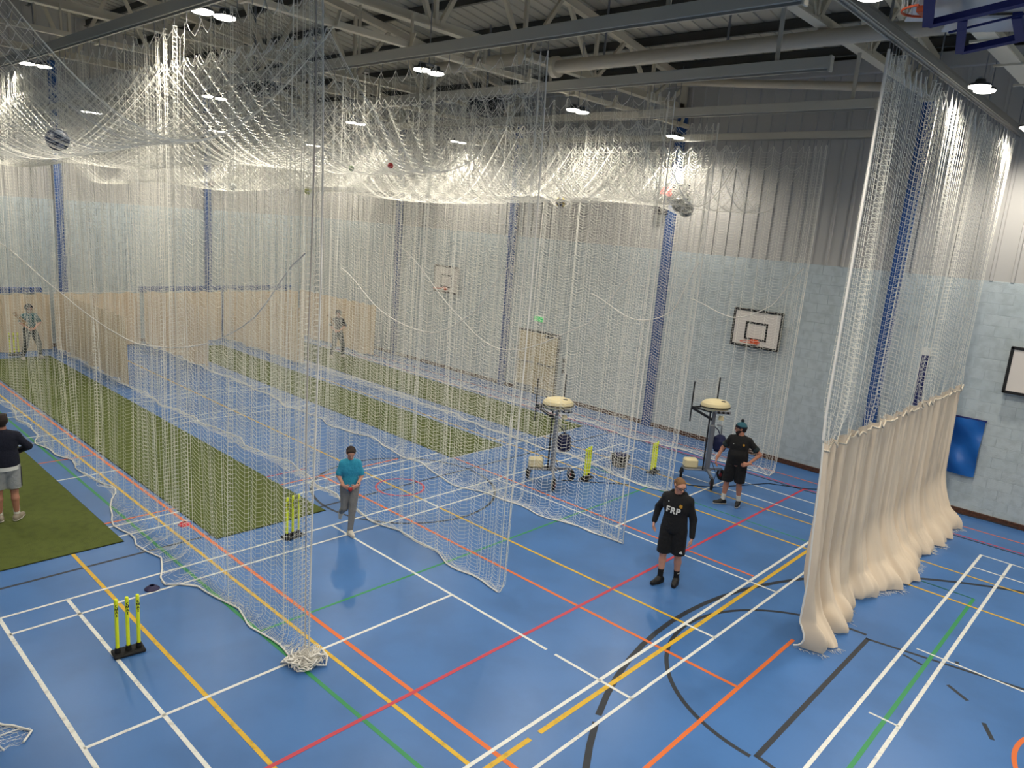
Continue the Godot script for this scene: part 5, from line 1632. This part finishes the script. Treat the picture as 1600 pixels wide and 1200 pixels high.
func make_people() -> void:
	M.skin = mat(Color(0.80, 0.58, 0.48), 0.6)
	M.skin2 = mat(Color(0.72, 0.50, 0.40), 0.6)
	M.skin3 = mat(Color(0.70, 0.49, 0.40), 0.6)
	M.lip = mat(Color(0.62, 0.32, 0.29), 0.6)
	M.eye = mat(Color(0.10, 0.08, 0.07), 0.3)
	M.hair_brown = mat(Color(0.17, 0.11, 0.075), 0.8)
	M.hair_dark = mat(Color(0.15, 0.10, 0.08), 0.8)
	M.hair_ginger = mat(Color(0.46, 0.33, 0.21), 0.8)
	M.black_cloth = fabric(Color(0.045, 0.048, 0.06), 901)
	M.black_cloth2 = fabric(Color(0.05, 0.05, 0.055), 902)
	M.navy = fabric(Color(0.05, 0.065, 0.12), 903)
	M.navy_jumper = fabric(Color(0.07, 0.082, 0.15), 904)
	M.teal = fabric(Color(0.19, 0.60, 0.72), 905)
	M.teal_dark = fabric(Color(0.09, 0.36, 0.40), 906)
	M.teal_knit = fabric(Color(0.17, 0.36, 0.42), 907)
	M.grey_cloth = fabric(Color(0.50, 0.49, 0.48), 908)
	M.grey_shorts = fabric(Color(0.62, 0.63, 0.64), 909)
	M.dark_green = fabric(Color(0.12, 0.17, 0.18), 910)
	M.sock_white = mat(Color(0.85, 0.84, 0.80), 0.9)
	M.sock_black = mat(Color(0.05, 0.05, 0.055), 0.9)
	M.shoe_black = mat(Color(0.05, 0.05, 0.05), 0.55)
	M.shoe_white = mat(Color(0.80, 0.77, 0.72), 0.6)
	M.shoe_grey = mat(Color(0.58, 0.54, 0.48), 0.6)
	M.sole_white = mat(Color(0.82, 0.80, 0.76), 0.6)
	M.gold = mat(Color(0.75, 0.55, 0.16), 0.5)

	# the man in the black hoodie, facing the camera, looking to his left
	var p := person("man in black hoodie lettered FRP and black shorts, standing on the open floor", Vector3(9.62, 0, -5.18), deg_to_rad(-76), 0.985,
		{"face": Vector3(0.72, -0.3, 0.75), "head": Vector3(0.02, 1.655, 0.05), "anr": Vector3(-0.11, 0.09, 0.04), "anl": Vector3(0.115, 0.09, -0.09), "knr": Vector3(-0.11, 0.5, 0.04), "knl": Vector3(0.11, 0.5, -0.02), "tor": Vector3(-0.45, 0, 1), "tol": Vector3(0.1, 0, 1),
		"elr": Vector3(-0.30, 1.20, -0.07), "wrr": Vector3(-0.315, 0.98, 0.03), "ell": Vector3(0.27, 1.14, -0.04), "wrl": Vector3(0.31, 0.88, 0.07), "hdr": Vector3(0.02, -1, 0.2), "hdl": Vector3(-0.02, -1, 0.25)},
		{"top": M.black_cloth, "top_name": "hoodie", "bottom": M.black_cloth2, "hair": M.hair_ginger, "glasses": true, "hood": true, "sock": M.sock_black, "shoe": M.shoe_black, "sole": M.rubber, "loose": 0.03, "cell": 0.013, "short_hem": 0.53, "leg": 0.92, "leg_loose": 0.03, "hem": 0.88})
	var top: Field = shared.top
	lettering(p, top, "FRP", Vector3(-0.015, 1.27, 0), 0.135, M.white, "white lettering FRP", -0.16)
	badge(p, top, Vector3(0.095, 1.36, 0), M.gold, "gold club crest", 0.032)
	badge(p, top, Vector3(-0.10, 1.40, 0), M.white, "small white maker's mark", 0.012)
	var mk := MB.new()
	for q in 3: mk.box(Vector3(0.16 + 0.014 * q, 0.60 + 0.006 * q, 0.095), Vector3(0.008, 0.02 + 0.012 * q, 0.02), Basis(Vector3.BACK, 0.5))
	part(p, "shorts_mark", mk.done(), M.white)
	for a in [Vector3(-0.11, 0.19, 0.025), Vector3(0.115, 0.19, -0.075)]:
		part(p, "sock_stripe", MB.new().tube([a, a + Vector3(0, 0.012, 0)], 0.0485, 12, false).done(), M.sock_white)

	# the coach in the beanie, one hand on his hip, looking to his right
	p = person("man in teal beanie, black polo and shorts with one hand on his hip", Vector3(13.73, 0, -6.19), deg_to_rad(-74), 0.985,
		{"face": Vector3(-1.0, -0.1, 0.25), "head": Vector3(-0.02, 1.655, 0.02), "elr": Vector3(-0.33, 1.17, -0.02), "wrr": Vector3(-0.40, 0.95, 0.10), "hdr": Vector3(0.0, -1, 0.3), "ell": Vector3(0.42, 1.16, -0.06), "wrl": Vector3(0.235, 0.98, 0.13), "hdl": Vector3(-0.9, -0.35, 0.2), "pnl": Vector3(0, -0.3, -1), "thl": Vector3(0, 1, 0.3),
		"anr": Vector3(-0.17, 0.09, 0.05), "anl": Vector3(0.13, 0.09, -0.05), "knr": Vector3(-0.14, 0.5, 0.05), "tor": Vector3(-0.9, 0, 0.55), "tol": Vector3(0.0, 0, 1)},
		{"top": M.black_cloth2, "top_name": "polo_shirt", "bottom": M.black_cloth, "beanie": true, "beard": M.hair_dark, "hair": M.hair_dark, "glasses": true, "skin": M.skin2, "sock": M.sock_white, "shoe": M.shoe_black, "sole": M.sole_white, "sleeve": 0.62, "fat": 0.018, "cell": 0.014, "short_hem": 0.52, "leg": 0.93, "leg_loose": 0.03, "hem": 0.9})
	top = shared.top
	badge(p, top, Vector3(0.10, 1.35, 0), M.gold, "small gold badge", 0.026)
	lettering(p, top, "-", Vector3(-0.10, 1.35, 0), 0.08, M.white, "white mark on the chest", 0.0)
	for s in [-1.0, 1.0]:
		var q: Vector3 = Vector3(0.172 * s, 1.418, -0.015).lerp(Vector3(0.42, 1.16, -0.06) if s > 0 else Vector3(-0.33, 1.17, -0.02), 0.5)
		var e: Vector3 = Vector3(0.172 * s, 1.418, -0.015).lerp(Vector3(0.42, 1.16, -0.06) if s > 0 else Vector3(-0.33, 1.17, -0.02), 0.7)
		part(p, "sleeve_cuff", MB.new().tube([q, e], [0.072, 0.076], 16, false).done(), M.dark_green)

	# the boy walking with a ball in his hands
	p = person("boy in teal T-shirt and grey trousers walking with a ball in his hands", Vector3(6.84, 0, -9.7), deg_to_rad(-33), 0.85,
		{"face": Vector3(0.03, -0.36, 1), "head": Vector3(0, 1.655, 0.065), "neck": Vector3(0, 1.5, 0.01), "shl": Vector3(0.142, 1.42, -0.01), "shr": Vector3(-0.142, 1.42, -0.01), "elr": Vector3(-0.225, 1.17, 0.0), "ell": Vector3(0.225, 1.17, 0.0), "wrr": Vector3(-0.12, 1.03, 0.19), "wrl": Vector3(0.13, 1.03, 0.19), "hdr": Vector3(0.8, -0.35, 0.35), "hdl": Vector3(-0.8, -0.35, 0.35), "pnr": Vector3(0.2, 0.2, -1), "pnl": Vector3(-0.2, 0.2, -1), "thr": Vector3(0, 1, 0), "thl": Vector3(0, 1, 0),
		"knl": Vector3(0.06, 0.5, 0.10), "anl": Vector3(0.03, 0.09, 0.16), "knr": Vector3(-0.09, 0.50, 0.0), "anr": Vector3(-0.14, 0.26, -0.33), "tor": Vector3(-0.1, -0.9, -0.25), "tol": Vector3(0.35, 0, 1)},
		{"top": M.teal, "top_name": "t_shirt", "bottom": M.grey_cloth, "bottom_name": "trousers", "leg": 1.0, "leg_loose": 0.012, "hair": M.hair_brown, "hair_long": 0.02, "shoe": M.shoe_white, "sole": M.sole_white, "sleeve": 0.78, "cell": 0.014, "hem": 0.84, "loose": 0.016, "fat": -0.014, "foot_up_r": Vector3(0, 0.3, 1), "curl": 0.6})
	single("ball", MB.new().sphere(Vector3.ZERO, Vector3.ONE * 0.036, 16, 10).done(), mat(Color(0.62, 0.08, 0.07), 0.45), "red cricket ball held in the hands of the boy in teal", "ball", "", p.transform * Vector3(0.0, 0.985, 0.275))
	part(p, "wristband", MB.new().tube([Vector3(0.145, 1.04, 0.175), Vector3(0.165, 1.05, 0.155)], 0.036, 12).done(), M.black)

	# the man at the left edge with his back to us
	p = person("man in navy jumper and grey shorts with his back turned, at the left edge", Vector3(2.78, 0.016, -13.19), deg_to_rad(166), 0.995,
		{"elr": Vector3(-0.33, 1.22, 0.02), "ell": Vector3(0.33, 1.22, 0.02), "wrr": Vector3(-0.17, 1.08, 0.24), "wrl": Vector3(0.17, 1.08, 0.24), "hdr": Vector3(0.7, 0.1, 0.6), "hdl": Vector3(-0.7, 0.1, 0.6), "pnr": Vector3(0.5, 0, -1), "pnl": Vector3(-0.5, 0, -1), "thr": Vector3(0, 1, 0), "thl": Vector3(0, 1, 0), "anr": Vector3(-0.12, 0.09, 0.0), "tor": Vector3(-0.5, 0, 1), "anl": Vector3(0.11, 0.09, 0.02)},
		{"top": M.navy_jumper, "top_name": "jumper", "bottom": M.grey_shorts, "hair": M.hair_dark, "hair_long": 0.01, "undershirt": M.white, "sock": M.sock_white, "shoe": M.shoe_grey, "sole": M.sole_white, "skin": M.skin3, "fat": 0.012, "cell": 0.014, "short_hem": 0.55, "leg": 0.9, "leg_loose": 0.028, "hem": 0.93, "loose": 0.024})
	part(p, "side_stripe", MB.new().bar(Vector3(-0.213, 0.9, 0.0), Vector3(-0.214, 0.58, 0.0), 0.012, 0.04, Vector3.FORWARD).done(), M.navy)

	# batsmen at the far end
	p = person("batsman in teal shirt and dark helmet at the far left end of the turf", Vector3(6.44, 0.016, -26.2), deg_to_rad(8), 0.95,
		{"face": Vector3(0.1, -0.1, 1), "elr": Vector3(-0.30, 1.22, 0.05), "ell": Vector3(0.28, 1.2, 0.08), "wrr": Vector3(-0.16, 1.06, 0.26), "wrl": Vector3(0.0, 1.02, 0.28), "hdr": Vector3(0.5, -0.3, 0.3), "hdl": Vector3(-0.8, -0.1, 0.3), "knl": Vector3(0.19, 0.5, 0.12), "knr": Vector3(-0.19, 0.5, 0.12), "anl": Vector3(0.26, 0.09, 0.0), "anr": Vector3(-0.26, 0.09, 0.0), "pelvis": Vector3(0, 0.93, -0.05)},
		{"top": M.teal_dark, "bottom": M.dark_green, "bottom_name": "trousers", "leg": 1.0, "helmet": M.navy, "hair": M.hair_dark, "shoe": M.shoe_white, "sole": M.sole_white, "sleeve": 0.8, "cell": 0.022, "hand_cell": 0.008, "hand": 1.1, "hem": 0.84})
	bat(p.transform * Vector3(-0.09, 1.03, 0.31), p.transform.basis * Vector3(-0.62, 0.72, 0.1), "cricket bat raised by the batsman in teal at the far left")
	p = person("batsman in dark clothes and helmet before the canvas by the block wall", Vector3(15.2, 0.016, -22.6), deg_to_rad(-10), 0.97,
		{"face": Vector3(-0.4, -0.1, 1), "elr": Vector3(-0.32, 1.22, 0.06), "ell": Vector3(0.26, 1.2, 0.1), "wrr": Vector3(-0.24, 1.1, 0.26), "wrl": Vector3(-0.1, 1.05, 0.28), "hdr": Vector3(0.4, -0.3, 0.3), "hdl": Vector3(-0.8, -0.1, 0.3), "knl": Vector3(0.16, 0.5, 0.1), "knr": Vector3(-0.17, 0.5, 0.1), "anl": Vector3(0.22, 0.09, 0.0), "anr": Vector3(-0.24, 0.09, 0.0)},
		{"top": M.navy, "bottom": M.dark_green, "bottom_name": "trousers", "leg": 1.0, "helmet": M.navy, "hair": M.hair_dark, "shoe": M.shoe_white, "sole": M.sole_white, "sleeve": 0.9, "cell": 0.022, "hand_cell": 0.008, "hand": 1.1, "hem": 0.84})
	bat(p.transform * Vector3(-0.17, 1.07, 0.31), p.transform.basis * Vector3(-0.5, 0.8, 0.1), "cricket bat raised by the dark batsman by the block wall")

func bat(at: Vector3, dir: Vector3, label: String) -> void:
	var d := dir.normalized()
	var x := d.cross(Vector3.BACK).normalized()
	var bs := Basis(x, d, x.cross(d))
	var t := thing("cricket_bat", label, "bat", at, 0.0, "raised cricket bats")
	part(t, "blade", MB.new().rbox(d * 0.46, Vector3(0.105, 0.54, 0.04), 0.012, bs).done(), mat(Color(0.62, 0.48, 0.30), 0.6))
	part(t, "handle", MB.new().tube([-d * 0.12, d * 0.2], 0.016, 10).done(), M.rubber)

func lettering(p: Node3D, f: Field, text: String, at: Vector3, size: float, m: Material, label: String, tilt: float) -> void:
	var s := f.meet(at + Vector3(0, 0, 0.5), Vector3(0, 0, -1))
	var o := part(p, "lettering", words(text, size, 0.02, 0.24), m, s + Vector3(0, 0, -0.002), Basis(Vector3.BACK, tilt * 0.4) * Basis(Vector3.RIGHT, 0.06))
	o.set_meta("label", label)

func badge(p: Node3D, f: Field, at: Vector3, m: Material, label: String, r: float) -> void:
	var s := f.meet(at + Vector3(0, 0, 0.5), Vector3(0, 0, -1))
	var n := Vector3(at.x * 2.2, 0, 1).normalized()
	var bs := Basis(Quaternion(Vector3.BACK, n))
	var mb := MB.new()
	for k in 10:
		var a := TAU * k / 10
		var rr := r * (1.0 if k % 2 else 0.72)
		var rq := r * (0.72 if k % 2 else 1.0)
		var b := TAU * (k + 1) / 10
		mb.tri(s + n * 0.006, s + n * 0.004 + bs * Vector3(cos(a) * rr, sin(a) * rr * 1.15, 0), s + n * 0.004 + bs * Vector3(cos(b) * rq, sin(b) * rq * 1.15, 0))
	var o := part(p, "badge", mb.done(), m)
	o.set_meta("label", label)
